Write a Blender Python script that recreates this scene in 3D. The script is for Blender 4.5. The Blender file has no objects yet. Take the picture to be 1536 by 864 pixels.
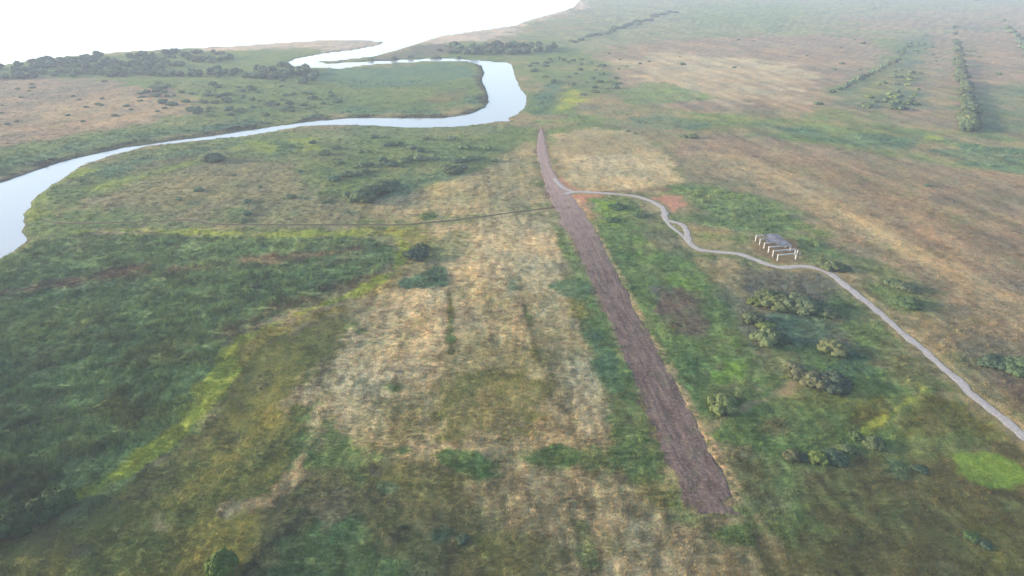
import bpy, bmesh, math, random
import numpy as np
from mathutils import Vector, Matrix

random.seed(7)
rng = np.random.default_rng(7)
scene = bpy.context.scene
col = scene.collection
R = math.radians

# ------------------------------------------------------------------ camera
CAM_H = 100.0
PITCH = 26.1                     # degrees below the horizon
FPX = 1024.0                     # focal length in photo pixels (1536 wide)
cd = bpy.data.cameras.new('camera')
cam = bpy.data.objects.new('camera', cd)
col.objects.link(cam)
cam.location = (0, 0, CAM_H)
cam.rotation_euler = (R(90 - PITCH), 0, 0)
cd.sensor_width = 36.0
cd.lens = FPX / 1536.0 * 36.0
cd.clip_start = 1.0
cd.clip_end = 60000.0
scene.camera = cam

# ------------------------------------------------------------------ sky, sun, exposure
SUN_EL, SUN_FWD = 11.0, 6.0      # sun stands to the left, a little ahead
sun_dir = Vector((-math.cos(R(SUN_EL)) * math.cos(R(SUN_FWD)),
                  math.cos(R(SUN_EL)) * math.sin(R(SUN_FWD)), math.sin(R(SUN_EL))))
world = bpy.data.worlds.new('World')
scene.world = world
world.use_nodes = True
wn = world.node_tree
wn.nodes.clear()
sky = wn.nodes.new('ShaderNodeTexSky')
sky.sky_type = 'NISHITA'
sky.sun_disc = False
sky.sun_elevation = R(SUN_EL)
sky.sun_rotation = math.atan2(sun_dir.x, sun_dir.y)
sky.altitude = 0
sky.air_density = 1.0
sky.dust_density = 1.0
sky.ozone_density = 1.0
bg = wn.nodes.new('ShaderNodeBackground')
bg.inputs['Strength'].default_value = 0.15
wo = wn.nodes.new('ShaderNodeOutputWorld')
wn.links.new(sky.outputs[0], bg.inputs[0])
wn.links.new(bg.outputs[0], wo.inputs[0])

sd = bpy.data.lights.new('sun', 'SUN')
sd.energy = 3.0
sd.angle = R(2.0)
sd.color = (1.0, 0.87, 0.72)
sun = bpy.data.objects.new('sun', sd)
col.objects.link(sun)
sun.location = (-200, 0, 200)
sun.rotation_euler = (-sun_dir).to_track_quat('-Z', 'Y').to_euler()

scene.view_settings.view_transform = 'Standard'
scene.view_settings.look = 'None'
scene.view_settings.gamma = 1.0
scene.view_settings.exposure = 1.93
scene.view_settings.use_curve_mapping = False
scene.render.engine = 'CYCLES'
scene.cycles.use_denoising = True
scene.cycles.denoising_prefilter = 'NONE'
scene.cycles.use_adaptive_sampling = False
scene.cycles.max_bounces = 5
scene.cycles.diffuse_bounces = 2
scene.cycles.glossy_bounces = 2
scene.cycles.transmission_bounces = 2
scene.cycles.volume_bounces = 0
scene.cycles.caustics_reflective = False
scene.cycles.caustics_refractive = False

# ------------------------------------------------------------------ photo pixel -> ground
_cp, _sp = math.cos(R(PITCH)), math.sin(R(PITCH))


def G(px, py, z=0.0):
    """ground point (height z) seen at a photo pixel"""
    px = np.asarray(px, float); py = np.asarray(py, float)
    u = (px - 768.0) / FPX
    v = -(py - 432.0) / FPX
    dx = u
    dy = _cp + v * _sp
    dz = -_sp + v * _cp
    t = (z - CAM_H) / dz
    return np.stack([dx * t, dy * t], -1)


def P(pts):
    a = np.asarray(pts, float)
    return G(a[:, 0], a[:, 1])


def scale_at(py):
    return _cp * (py - (432 - FPX * math.tan(R(PITCH)))) / CAM_H     # photo px per metre


# ------------------------------------------------------------------ noise
def _hash(ix, iy, s):
    h = (ix.astype(np.int64) * 374761393 + iy.astype(np.int64) * 668265263 + s * 982451653) & 0xFFFFFFFF
    h = ((h ^ (h >> 13)) * 1274126177) & 0xFFFFFFFF
    return ((h ^ (h >> 16)) & 0xFFFFFF) / float(0xFFFFFF)


def vnoise(x, y, s=0):
    ix = np.floor(x); iy = np.floor(y)
    fx = x - ix; fy = y - iy
    fx = fx * fx * (3 - 2 * fx); fy = fy * fy * (3 - 2 * fy)
    a = _hash(ix, iy, s); b = _hash(ix + 1, iy, s)
    c = _hash(ix, iy + 1, s); d = _hash(ix + 1, iy + 1, s)
    return (a + (b - a) * fx) * (1 - fy) + (c + (d - c) * fx) * fy


def fbm(x, y, wl, s=0, octv=3, gain=0.5):
    """-1..1"""
    t = 0; a = 1.0; tot = 0
    for o in range(octv):
        k = (2.03 ** o) / wl
        ca, sa = math.cos(0.7 * o + 0.3), math.sin(0.7 * o + 0.3)
        t = t + a * (vnoise((x * ca - y * sa) * k + 17.3 * o, (x * sa + y * ca) * k + 5.1 * o, s + o) * 2 - 1)
        tot += a; a *= gain
    return t / tot * 1.5


def smooth(e0, e1, x):
    t = np.clip((x - e0) / (e1 - e0), 0, 1)
    return t * t * (3 - 2 * t)


# ------------------------------------------------------------------ signed distances in metres
def sd_poly(x, y, poly):
    """signed distance, positive inside"""
    n = len(poly)
    d2 = np.full(x.shape, 1e18)
    inside = np.zeros(x.shape, bool)
    for i in range(n):
        ax, ay = poly[i]; bx, by = poly[(i + 1) % n]
        ex, ey = bx - ax, by - ay
        L = ex * ex + ey * ey + 1e-9
        t = np.clip(((x - ax) * ex + (y - ay) * ey) / L, 0, 1)
        d2 = np.minimum(d2, (x - ax - ex * t) ** 2 + (y - ay - ey * t) ** 2)
        if ay != by:
            c = (ay > y) != (by > y)
            inside ^= c & (x < (bx - ax) * (y - ay) / (by - ay) + ax)
    d = np.sqrt(d2)
    return np.where(inside, d, -d)


def d_line(x, y, line):
    d2 = np.full(x.shape, 1e18)
    for i in range(len(line) - 1):
        ax, ay = line[i]; bx, by = line[i + 1]
        ex, ey = bx - ax, by - ay
        L = ex * ex + ey * ey + 1e-9
        t = np.clip(((x - ax) * ex + (y - ay) * ey) / L, 0, 1)
        d2 = np.minimum(d2, (x - ax - ex * t) ** 2 + (y - ay - ey * t) ** 2)
    return np.sqrt(d2)


def ell(cx, cy, rx, ry, n=14):
    return [(cx + rx * math.cos(2 * math.pi * k / n), cy + ry * math.sin(2 * math.pi * k / n)) for k in range(n)]


# ------------------------------------------------------------------ layout of water and tracks (photo pixels)
RIVER = [(-260, 620), (-160, 520), (-60, 425), (0, 385), (15, 378), (38, 360), (34, 345), (36, 318), (55, 292),
         (90, 268), (120, 248), (160, 233), (220, 218), (300, 209), (345, 205), (400, 198), (450, 188), (520, 186),
         (560, 187), (620, 190), (680, 189), (715, 186), (745, 181), (767, 181.5), (762, 177), (778, 169), (789, 157),
         (790, 144), (781, 133), (773, 116), (768, 96), (760, 92.5), (740, 92), (718, 89.5), (690, 87.5), (640, 87.5),
         (580, 90.5), (530, 92.5), (490, 95), (495, 101.3), (512, 102), (545, 97), (580, 94), (640, 91), (700, 91), (722, 97), (727, 108),
         (723, 120), (730, 135), (733, 150), (728, 160), (710, 168), (690, 172), (665, 176), (620, 176.5), (560, 175.5),
         (510, 177), (460, 182), (400, 190), (330, 201), (260, 210), (190, 219), (140, 230), (90, 242), (50, 255),
         (20, 266), (0, 273), (-90, 310), (-260, 400)]
SEA_SHORE = [(-420, 150), (-150, 113), (0, 97), (60, 88), (130, 81), (200, 76), (280, 72), (350, 68.5), (430, 63), (500, 59),
             (545, 59), (575, 62.5), (568, 67), (530, 74), (480, 80), (445, 87), (425, 95), (445, 99), (492, 101.5), (494, 96), (474, 90.5),
             (500, 90.5), (560, 84), (600, 73), (632, 63), (660, 54), (700, 48), (740, 42.5), (775, 37.5), (788, 32), (808, 26),
             (838, 18), (860, 11), (869, 2), (885, -14)]
RIVER_W = P(RIVER)
SEA_W = np.vstack([P(SEA_SHORE), [[900, 6000], [1500, 9200], [-9500, 9200], [-9500, 700]]])

STRIP_L = [(811, 193), (806, 208), (805, 225), (809, 245), (813, 262), (821, 285), (831, 310), (842, 335), (862, 370), (882, 412),
           (905, 467), (930, 520), (958, 585), (985, 650), (1008, 720), (1034, 770)]
STRIP_R = [(813, 193), (817, 208), (820, 220), (823, 235), (829, 255), (841, 272), (856, 287), (866, 302), (880, 322), (897, 352), (917, 392),
           (937, 432), (957, 470), (987, 522), (1012, 572), (1040, 625), (1062, 667), (1090, 715), (1113, 772)]
STRIP_W = np.vstack([P(STRIP_L), P(STRIP_R[::-1])])

PATH = [(846, 291), (858, 289), (870, 287.5), (904, 290), (930, 291.5), (956, 295.5), (977, 302), (992, 310.5), (997, 320), (998, 329),
        (1008, 332.5), (1023, 337), (1029, 346), (1031, 356), (1035, 365), (1046, 373), (1063, 377), (1086, 378.5), (1107, 380.5),
        (1123, 385.5), (1141, 393), (1158, 398.5), (1172, 400.5), (1186, 400.7), (1198, 399.6), (1208, 399.7), (1221, 402),
        (1236, 407), (1250, 414), (1263, 424), (1286, 443), (1310, 462), (1330, 479), (1350, 497), (1374, 516), (1397, 536),
        (1420, 556), (1444, 578), (1467, 599), (1490, 618), (1508, 632), (1536, 655), (1610, 712), (1720, 800)]
PATH_B = [(997, 328), (1004, 338), (1014, 346), (1024, 354), (1031, 362)]
PATH_C = [(832, 268), (840, 278), (850, 284), (862, 288), (872, 287.8)]
FOOT = [(62, 330), (100, 335), (200, 333), (280, 330), (320, 336), (400, 337), (500, 337), (600, 337), (640, 334), (700, 328), (760, 320), (832, 311)]


def curve(pts, step):
    """Catmull-Rom through ground points, resampled to about `step` metres"""
    p = np.asarray(pts, float)
    q = np.vstack([2 * p[0] - p[1], p, 2 * p[-1] - p[-2]])
    out = []
    for i in range(1, len(q) - 2):
        n = max(2, int(np.linalg.norm(q[i + 1] - q[i]) / step))
        for k in range(n):
            t = k / n
            out.append(0.5 * ((2 * q[i]) + (-q[i - 1] + q[i + 1]) * t + (2 * q[i - 1] - 5 * q[i] + 4 * q[i + 1] - q[i + 2]) * t * t
                              + (-q[i - 1] + 3 * q[i] - 3 * q[i + 1] + q[i + 2]) * t ** 3))
    out.append(p[-1])
    return np.array(out)


PATH_W, PATHB_W, PATHC_W, FOOT_W = (curve(P(a), 4.0) for a in (PATH, PATH_B, PATH_C, FOOT))

# ------------------------------------------------------------------ ground cover colours


def lin(c):
    c = np.asarray(c, float) / 255.0
    return np.where(c <= 0.04045, c / 12.92, ((c + 0.055) / 1.055) ** 2.4)


ALB = 0.80
COL = {k: lin(v) * ALB * np.array((1.05, 1.0, .88)) for k, v in dict(
    dry=(170, 154, 120), pale=(188, 171, 140), pink=(143, 125, 106), olive=(97, 100, 52), ogreen=(104, 122, 74),
    dgreen=(112, 134, 86), green=(100, 124, 74), bright=(110, 142, 60), yellow=(146, 156, 66), gold=(142, 132, 68),
    brown=(116, 98, 74), earth=(110, 88, 78), grey=(106, 106, 92), heath=(94, 93, 62), sand=(188, 158, 122), mud=(68, 72, 56),
    rsoil=(176, 126, 104), beach=(184, 166, 154), bgreen=(86, 116, 90), tan=(138, 128, 98), pgreen=(124, 132, 100)).items()}

# kind, shape, colour, opacity, edge softness (m at 100 m distance), vegetation height
LAYERS = [
    # --- far country
    ('P', [(860, -60), (1000, -60), (2200, -60), (2200, 58), (1536, 56), (1290, 52), (1100, 54), (960, 62), (880, 80), (760, 60), (800, 36), (868, 6)], 'pgreen', .8, 5, .4),
    ('P', [(1060, 4), (1160, 2), (1240, 18), (1190, 36), (1080, 36), (1020, 22)], 'green', .55, 4, .4),
    ('P', [(1240, 26), (1536, 10), (2100, 10), (2100, 48), (1536, 46), (1260, 44)], 'pink', .6, 5, .4),
    ('P', [(885, 82), (960, 64), (1100, 55), (1295, 55), (1335, 76), (1300, 110), (1240, 140), (1205, 165), (1080, 170), (1000, 160), (930, 132), (880, 106)], 'pink', .95, 3, .3),
    ('P', [(905, 90), (1000, 78), (1150, 92), (1230, 120), (1190, 150), (1040, 146), (930, 120)], 'pale', .55, 5, .3),
    ('P', [(1380, 50), (1432, 50), (1450, 190), (1340, 190), (1350, 120)], 'pink', .7, 3, .3),
    ('P', [(1440, 48), (2000, 40), (2000, 120), (1536, 125), (1470, 130)], 'pink', .85, 3, .3),
    ('P', [(1470, 130), (1536, 125), (2000, 130), (2000, 205), (1536, 200), (1470, 198)], 'bgreen', .45, 3, .5),  # cast shadow of the long tree row, painted into the ground as blue-green
    ('P', [(1236, 140), (1300, 112), (1345, 80), (1385, 50), (1400, 70), (1380, 110), (1390, 160), (1300, 160)], 'bgreen', .65, 3, .5),
    ('P', [(1300, 105), (1345, 92), (1360, 120), (1310, 150), (1290, 150)], 'gold', .4, 3, .4),
    ('P', [(925, 138), (955, 126), (1000, 124), (1040, 140), (1056, 149), (1000, 153), (950, 154)], 'dgreen', .8, 2, .7),
    ('P', [(780, 90), (860, 76), (930, 100), (930, 130), (860, 130), (800, 130), (785, 120)], 'ogreen', .8, 3, .5),
    ('P', [(800, 150), (815, 126), (845, 122), (850, 136), (834, 158), (820, 172), (800, 172)], 'bgreen', .85, 2, .7),
    ('L', [(800, 126), (845, 122), (848, 132), (832, 156)], 'brown', .5, 1.2, .4, 2.0),
    ('P', [(838, 150), (858, 134), (872, 140), (866, 158), (848, 166), (830, 168)], 'yellow', .75, 2, .5),
    ('P', [(640, 62), (700, 58), (760, 64), (860, 74), (880, 84), (780, 86), (700, 86), (600, 88)], 'ogreen', .8, 3, .6),
    ('P', [(470, 91), (560, 86), (610, 76), (650, 66), (700, 62), (660, 84), (590, 91)], 'grey', .85, 2, .2),
    # --- left bank beyond the river
    ('P', [(-500, 130), (0, 100), (200, 80), (480, 74), (430, 96), (500, 104), (720, 92), (724, 120), (730, 150), (680, 170), (500, 174), (300, 200), (0, 268), (-500, 420)], 'ogreen', .85, 3, .5),
    ('P', [(-500, 150), (0, 121), (150, 118), (235, 128), (300, 150), (280, 168), (170, 190), (40, 212), (-500, 300)], 'pink', .95, 3, .3),
    ('P', [(60, 150), (200, 140), (330, 150), (300, 166), (120, 188), (30, 190)], 'dry', .35, 5, .3),
    ('P', [(330, 110), (420, 128), (480, 132), (470, 156), (380, 168), (310, 162), (280, 140)], 'ogreen', .6, 3, .6),
    ('P', [(490, 104), (600, 98), (690, 94), (715, 110), (640, 128), (560, 130), (500, 126)], 'bgreen', .85, 3, .6),
    ('P', [(560, 140), (640, 132), (700, 118), (716, 130), (700, 152), (640, 164), (540, 166), (500, 158)], 'ogreen', .6, 3, .5),
    ('P', [(620, 152), (650, 140), (690, 134), (700, 146), (660, 158)], 'brown', .4, 2, .4),
    ('L', [(-40, 270), (60, 234), (150, 212), (300, 193), (420, 178), (520, 168), (640, 168), (700, 160), (722, 146)], 'bgreen', .8, 3, .8, 7),
    ('L', [(-40, 262), (60, 226), (150, 206), (280, 190)], 'green', .5, 3, .6, 7),
    ('L', [(-20, 280), (20, 263), (50, 252), (90, 239), (140, 227), (190, 216), (260, 207), (330, 198), (400, 187), (460, 179), (510, 174.5), (560, 173), (620, 174), (665, 173.5),
           (690, 169.5), (710, 165), (724, 158), (729, 150), (726, 136), (720, 121), (723, 108), (719, 97)], 'mud', .8, 1.2, .9, 3.5),
    ('P', [(250, 78), (300, 75), (350, 68), (430, 62), (545, 58), (580, 62), (560, 70), (520, 76), (480, 80), (440, 76), (340, 76)], 'beach', .85, 2, .05),
    ('P', [(300, 78), (420, 72), (478, 72), (490, 76), (440, 88), (425, 94), (300, 88)], 'ogreen', .8, 2, .5),
    ('P', [(620, 66), (655, 53), (740, 40), (790, 34), (784, 44), (745, 58), (690, 64), (650, 66)], 'beach', .9, 2, .05),
    ('L', [(790, 34), (810, 27), (840, 19), (862, 11), (872, 2)], 'beach', .7, 2, .05, 10),
    # --- meadow between the river and the footpath
    ('P', [(40, 350), (36, 318), (58, 292), (130, 248), (250, 216), (400, 199), (560, 189), (745, 184), (800, 190), (815, 250), (830, 310), (640, 335), (300, 336)], 'ogreen', .8, 2, .45),
    ('P', [(230, 262), (330, 238), (450, 240), (500, 290), (620, 300), (640, 325), (420, 334), (200, 330), (120, 300)], 'tan', .75, 4, .35),
    ('P', [(560, 300), (640, 275), (740, 250), (800, 215), (812, 260), (825, 308), (700, 325), (620, 330)], 'dry', .75, 3, .35),
    ('P', [(720, 252), (800, 206), (808, 240), (820, 290), (740, 305), (690, 290)], 'tan', .4, 3, .35),
    ('P', [(130, 258), (180, 240), (300, 222), (390, 212), (330, 228), (250, 248), (160, 268)], 'bgreen', .7, 2, .6),
    ('P', [(190, 250), (240, 238), (310, 230), (280, 244), (200, 262)], 'brown', .5, 2, .4),
    ('L', [(50, 330), (44, 306), (70, 282), (120, 256)], 'yellow', .6, 2, .5, 4),
    ('L', [(150, 282), (230, 260), (300, 240), (350, 222), (400, 214)], 'yellow', .6, 2, .4, 4),
    ('P', [(370, 215), (410, 207), (470, 205), (480, 224), (430, 232), (390, 228)], 'yellow', .6, 2, .4),
    ('L', [(400, 206), (420, 212), (440, 222), (425, 232)], 'bgreen', .75, 1.5, .8, 4),
    ('P', [(450, 195), (560, 193), (700, 192), (760, 188), (750, 200), (600, 204), (500, 205), (440, 203)], 'pgreen', .5, 2, .4),
    ('P', [(480, 240), (540, 226), (640, 228), (720, 240), (700, 256), (600, 250), (520, 276), (480, 268)], 'ogreen', .8, 3, .6),
    ('P', [(600, 262), (660, 252), (700, 262), (640, 280), (590, 296), (560, 298)], 'bgreen', .7, 3, .6),
    ('P', [(622, 324), (650, 318), (656, 324), (640, 330)], 'green', .9, 1, .8),
    ('P', [(160, 318), (190, 310), (200, 318), (170, 326)], 'green', .6, 1.5, .6),
    ('P', [(330, 318), (365, 310), (370, 330), (340, 332)], 'green', .6, 1.5, .6),
    ('L', [(460, 235), (464, 255), (470, 275)], 'ogreen', .6, 2, .5, 5),
    ('L', [(90, 300), (88, 318), (98, 332), (140, 335)], 'brown', .4, 1, .2, .8),
    # --- marsh (reeds) on the left
    ('P', [(-300, 470), (0, 388), (60, 362), (110, 350), (200, 350), (330, 356), (480, 355), (560, 358), (596, 370), (588, 395), (560, 415), (500, 440), (450, 460), (400, 480),
           (350, 500), (325, 530), (310, 580), (290, 610), (240, 655), (180, 690), (110, 735), (60, 755), (0, 772), (-300, 860)], 'dgreen', 1, 1.2, .9),
    ('P', [(180, 440), (330, 425), (450, 405), (560, 385), (580, 372), (585, 392), (500, 430), (400, 450), (300, 500), (150, 530), (60, 560), (40, 500)], 'green', .25, 3, .8),
    ('L', [(-60, 455), (20, 436), (100, 421), (190, 410), (280, 402), (360, 393), (450, 384), (540, 372)], 'brown', .8, 2, .55, 3.2),
    ('L', [(-60, 470), (40, 440), (180, 424), (330, 400), (520, 380)], 'tan', .3, 2, .6, 1.2),
    ('P', [(170, 548), (200, 524), (250, 514), (292, 532), (270, 545), (220, 552)], 'olive', .6, 2, .6),
    ('P', [(145, 620), (175, 590), (205, 600), (190, 640)], 'olive', .5, 2.5, .6),
    ('L', [(330, 505), (380, 478), (440, 458), (520, 430), (570, 410)], 'brown', .6, 2, .6, 2.2),
    ('P', [(-100, 700), (0, 690), (80, 700), (60, 735), (0, 752), (-100, 770)], 'olive', .5, 3, .7),
    ('P', [(-20, 600), (60, 590), (120, 640), (60, 690), (-20, 680)], 'green', .35, 4, .9),
    # --- bright edge of the marsh
    ('L', [(110, 347), (200, 345), (320, 349), (430, 352), (520, 350), (600, 347)], 'yellow', .6, 1.4, .5, 2.4),
    ('P', [(540, 348), (640, 338), (670, 360), (640, 390), (600, 420), (560, 440), (530, 440), (590, 400), (605, 372), (590, 358)], 'gold', .6, 2, .5),
    ('L', [(300, 590), (330, 545), (350, 520), (400, 490), (470, 462), (540, 436), (590, 405), (606, 370), (590, 352)], 'yellow', .75, 1.1, .55, 1.4),
    ('L', [(75, 765), (120, 745), (180, 710), (240, 668), (285, 628), (315, 585), (332, 548), (350, 525)], 'yellow', .85, 1.1, .6, 2.3),
    ('P', [(335, 560), (352, 520), (400, 494), (480, 466), (520, 460), (450, 492), (400, 520), (370, 560), (350, 600)], 'gold', .9, 2, .4),
    ('L', [(400, 522), (440, 500), (490, 480), (560, 455)], 'brown', .45, 1.2, .3, 1.0),
    # --- central slope and dry field
    ('P', [(100, 775), (200, 722), (270, 675), (330, 610), (365, 560), (400, 520), (470, 480), (520, 470), (520, 540), (480, 600), (440, 680), (400, 760), (360, 900), (-400, 1000), (-300, 880), (0, 800)], 'olive', .95, 2, .25),
    ('P', [(330, 720), (420, 640), (450, 560), (440, 520), (400, 560), (340, 660), (280, 740)], 'gold', .35, 4, .25),
    ('P', [(280, 790), (400, 770), (430, 790), (350, 850), (260, 830)], 'gold', .4, 4, .25),
    ('P', [(0, 800), (130, 770), (250, 700), (330, 620), (340, 650), (260, 730), (120, 800), (20, 840)], 'heath', .6, 3, .25),
    ('P', [(640, 340), (830, 316), (848, 345), (858, 400), (880, 460), (900, 540), (918, 600), (915, 650), (880, 668), (780, 675), (650, 685), (560, 695), (480, 665), (450, 610), (490, 545), (540, 480), (600, 435), (670, 400), (650, 365)], 'dry', .95, 3.6, .35),
    ('P', [(690, 350), (820, 330), (840, 380), (850, 420), (800, 440), (740, 420), (690, 390)], 'pale', .6, 3, .3),
    ('P', [(560, 470), (650, 430), (690, 450), (700, 540), (620, 560), (520, 570), (500, 540)], 'pale', .5, 3, .3),
    ('P', [(840, 560), (880, 520), (905, 590), (905, 650), (870, 655), (840, 620)], 'pale', .55, 3, .3),
    ('P', [(470, 600), (540, 560), (600, 590), (600, 650), (520, 660)], 'pale', .45, 3, .3),
    ('P', [(680, 560), (760, 550), (830, 580), (810, 640), (740, 660), (680, 650), (650, 610)], 'olive', .7, 3, .25),
    ('P', [(700, 500), (800, 520), (820, 560), (720, 570), (660, 540)], 'olive', .4, 3.5, .3),
    ('P', [(560, 600), (640, 600), (650, 650), (580, 670)], 'olive', .55, 3, .3),
    ('P', [(640, 360), (700, 350), (720, 380), (660, 390), (640, 380)], 'ogreen', .5, 3, .4),
    ('P', [(596, 418), (640, 408), (650, 398), (668, 402), (672, 428), (640, 432), (600, 430)], 'bgreen', .9, 1, .7),
    ('P', [(685, 432), (698, 432), (695, 446)], 'bgreen', .6, 1.5, .6),
    ('P', [(754, 432), (764, 416), (778, 416), (782, 434)], 'bgreen', .75, 1.2, .6),
    ('P', [(640, 455), (700, 460), (720, 490), (690, 490), (640, 480)], 'grey', .35, 3, .4),
    ('L', [(674, 438), (676, 470), (676, 500), (677, 530)], 'olive', .8, .6, .5, .55),
    ('L', [(676, 480), (677, 512)], 'dgreen', .8, .5, .6, .4),
    ('L', [(783, 445), (790, 470), (797, 500), (803, 540)], 'olive', .7, .7, .4, .5),
    ('L', [(792, 470), (798, 492)], 'dgreen', .6, .5, .6, .4),
    ('L', [(827, 470), (836, 520), (850, 580), (862, 640)], 'tan', .7, .8, .25, .8),
    ('L', [(760, 350), (780, 420), (815, 520), (850, 640)], 'olive', .25, 1.5, .3, 1.5),
    ('P', ell(560, 518, 14, 9), 'bgreen', .5, 2, .5),
    ('P', ell(587, 581, 11, 7), 'green', .8, 1, .7),
    # bright winding rim of the marsh
    ('L', [(60, 768), (120, 746), (180, 711), (240, 669), (285, 629), (315, 586), (334, 548), (362, 514), (410, 487), (470, 463), (540, 437), (588, 408), (606, 378), (602, 355)], 'yellow', .6, .9, .5, 1.5),
    ('P', [(285, 628), (312, 580), (332, 545), (350, 530), (356, 556), (335, 592), (305, 630)], 'yellow', .7, 1.0, .5),
    ('L', [(120, 347), (220, 345), (330, 350), (440, 352), (530, 351), (600, 352)], 'yellow', .55, 1.1, .45, 2.0),
    # green clumps across the field
    ('P', [(648, 682), (670, 674), (700, 676), (735, 690), (758, 706), (745, 718), (715, 720), (690, 706), (660, 694)], 'green', .95, .9, .55),
    ('P', [(782, 688), (800, 678), (840, 668), (862, 672), (870, 694), (845, 706), (810, 706)], 'green', .9, .9, .55),
    ('P', [(862, 676), (890, 668), (916, 690), (912, 712), (886, 716), (872, 700)], 'green', .6, 1.2, .6),
    ('P', ell(595, 676, 22, 7), 'green', .8, 1, .7),
    ('P', ell(470, 690, 18, 8), 'green', .8, 1, .8),
    ('P', ell(515, 688, 6, 3), 'green', .8, .6, .8),
    # --- foreground
    ('P', [(440, 700), (560, 700), (660, 720), (720, 760), (740, 900), (360, 900), (400, 780)], 'heath', .8, 3, .25),
    ('P', [(540, 690), (650, 690), (690, 730), (600, 740), (520, 730)], 'olive', .5, 3, .3),
    ('P', [(760, 700), (870, 715), (960, 730), (1020, 770), (1060, 800), (1080, 950), (820, 950), (760, 800)], 'dry', .75, 4, .35),
    ('P', [(760, 710), (870, 716), (880, 760), (820, 800), (770, 770)], 'dry', .5, 3, .35),
    ('P', [(900, 770), (990, 760), (1040, 800), (1040, 900), (930, 900)], 'pale', .45, 3, .35),
    ('P', [(860, 780), (880, 780), (900, 850), (880, 864), (865, 830)], 'green', .6, 1.2, .4),
    ('P', [(720, 810), (800, 790), (850, 830), (840, 900), (720, 900)], 'olive', .6, 3, .25),
    ('L', [(452, 692), (440, 712), (405, 742), (350, 760)], 'dry', .75, 1.5, .4, 1.5),
    ('L', [(505, 740), (460, 770), (425, 805), (390, 835), (365, 870)], 'mud', .5, 1, .3, .9),
    ('P', [(370, 900), (420, 820), (470, 785), (540, 780), (560, 830), (610, 860), (600, 900)], 'dgreen', .7, 2, .5),
    ('P', [(470, 760), (500, 735), (525, 735), (520, 770), (490, 790)], 'tan', .6, 1.2, .4),
    ('P', ell(580, 733, 18, 11), 'bgreen', .7, 1, .5),
    ('P', ell(563, 708, 9, 8), 'grey', .7, 1, .5),
    ('P', ell(598, 800, 16, 12), 'mud', .5, 1, .4),
    ('P', ell(664, 802, 22, 14), 'bgreen', .7, 1, .5),
    ('P', ell(597, 852, 20, 16), 'dgreen', .75, 1, .6),
    ('P', ell(125, 828, 26, 14), 'grey', .6, 1.5, .4),
    ('P', ell(240, 785, 14, 10), 'dry', .5, 1.5, .3),
    # --- green verge along the earth strip, left side
    ('P', [(824, 330), (846, 345), (866, 385), (884, 425), (906, 470), (928, 520), (954, 580), (984, 650), (1008, 726), (944, 722), (918, 692), (915, 640), (905, 580), (880, 520), (868, 480), (862, 450), (840, 440), (828, 428), (858, 412), (845, 380)], 'green', .85, 1.2, .5),
    ('P', [(850, 440), (870, 450), (890, 470), (870, 480), (858, 462)], 'gold', .6, 1.5, .4),
    ('P', STRIP_L + STRIP_R[::-1], 'earth', .95, 1.5, .10),
    ('P', [(836, 268), (872, 282), (905, 286), (905, 294), (890, 298), (868, 306), (850, 300)], 'rsoil', .8, 1.2, .08),
    ('P', [(828, 425), (870, 410), (884, 430), (872, 448), (840, 442)], 'bgreen', .6, 1.5, .5),
    ('P', [(880, 490), (915, 520), (945, 590), (930, 600), (900, 560)], 'bgreen', .6, 2, .6),
    ('P', [(920, 690), (985, 680), (1004, 724), (945, 724)], 'dgreen', .5, 2, .7),
    ('P', [(960, 715), (1005, 728), (1020, 752), (990, 770), (960, 745)], 'gold', .5, 2, .4),
    # --- right of the strip
    ('P', [(884, 298), (940, 296), (962, 306), (975, 330), (1000, 370), (1040, 400), (1090, 430), (1120, 470), (1140, 520), (1160, 570), (1150, 620), (1075, 660), (1040, 600), (1010, 560), (985, 510), (950, 450), (925, 400), (900, 350)], 'green', .9, 1.6, .5),
    ('P', [(890, 300), (935, 300), (945, 316), (935, 335), (905, 330)], 'bright', .6, 1.5, .4),
    ('P', [(950, 360), (990, 360), (1000, 390), (970, 395), (950, 380)], 'bright', .35, 2, .4),
    ('P', [(960, 330), (985, 320), (1000, 345), (1030, 380), (1010, 390), (975, 360)], 'grey', .55, 2, .4),
    ('P', [(958, 368), (990, 362), (1000, 375), (970, 384)], 'tan', .5, 1.5, .4),
    ('P', [(975, 430), (1020, 430), (1050, 450), (1066, 480), (1050, 505), (1015, 500), (985, 470)], 'grey', .85, 1.5, .5),
    ('P', [(985, 418), (1010, 412), (1040, 418), (1052, 440), (1030, 438)], 'bright', .55, 1.5, .4),
    ('P', [(1090, 500), (1115, 500), (1122, 520), (1100, 525)], 'bright', .5, 1.5, .4),
    ('P', [(1068, 560), (1090, 546), (1115, 548), (1122, 570), (1100, 585), (1075, 578)], 'bright', .75, 1.5, .5),
    ('P', [(1070, 420), (1110, 430), (1130, 480), (1150, 530), (1120, 530), (1100, 490)], 'grey', .6, 2, .4),
    ('P', [(1050, 390), (1100, 385), (1120, 410), (1105, 440), (1080, 430)], 'tan', .55, 2, .35),
    ('P', [(1105, 408), (1180, 404), (1240, 412), (1280, 445), (1310, 480), (1300, 510), (1220, 530), (1160, 500), (1150, 450), (1112, 432)], 'grey', .85, 1.8, .45),
    ('P', [(1150, 465), (1240, 470), (1270, 500), (1200, 520), (1165, 500)], 'bgreen', .65, 2, .5),
    ('P', [(1250, 430), (1290, 455), (1340, 500), (1390, 550), (1440, 610), (1400, 610), (1330, 550), (1280, 510), (1240, 450)], 'green', .7, 2, .5),
    ('P', [(1330, 510), (1380, 540), (1420, 590), (1370, 580), (1330, 545)], 'brown', .4, 2, .4),
    ('P', [(1160, 520), (1260, 520), (1330, 560), (1390, 600), (1390, 660), (1300, 690), (1180, 690), (1080, 660), (1120, 600)], 'green', .85, 2, .5),
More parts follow.
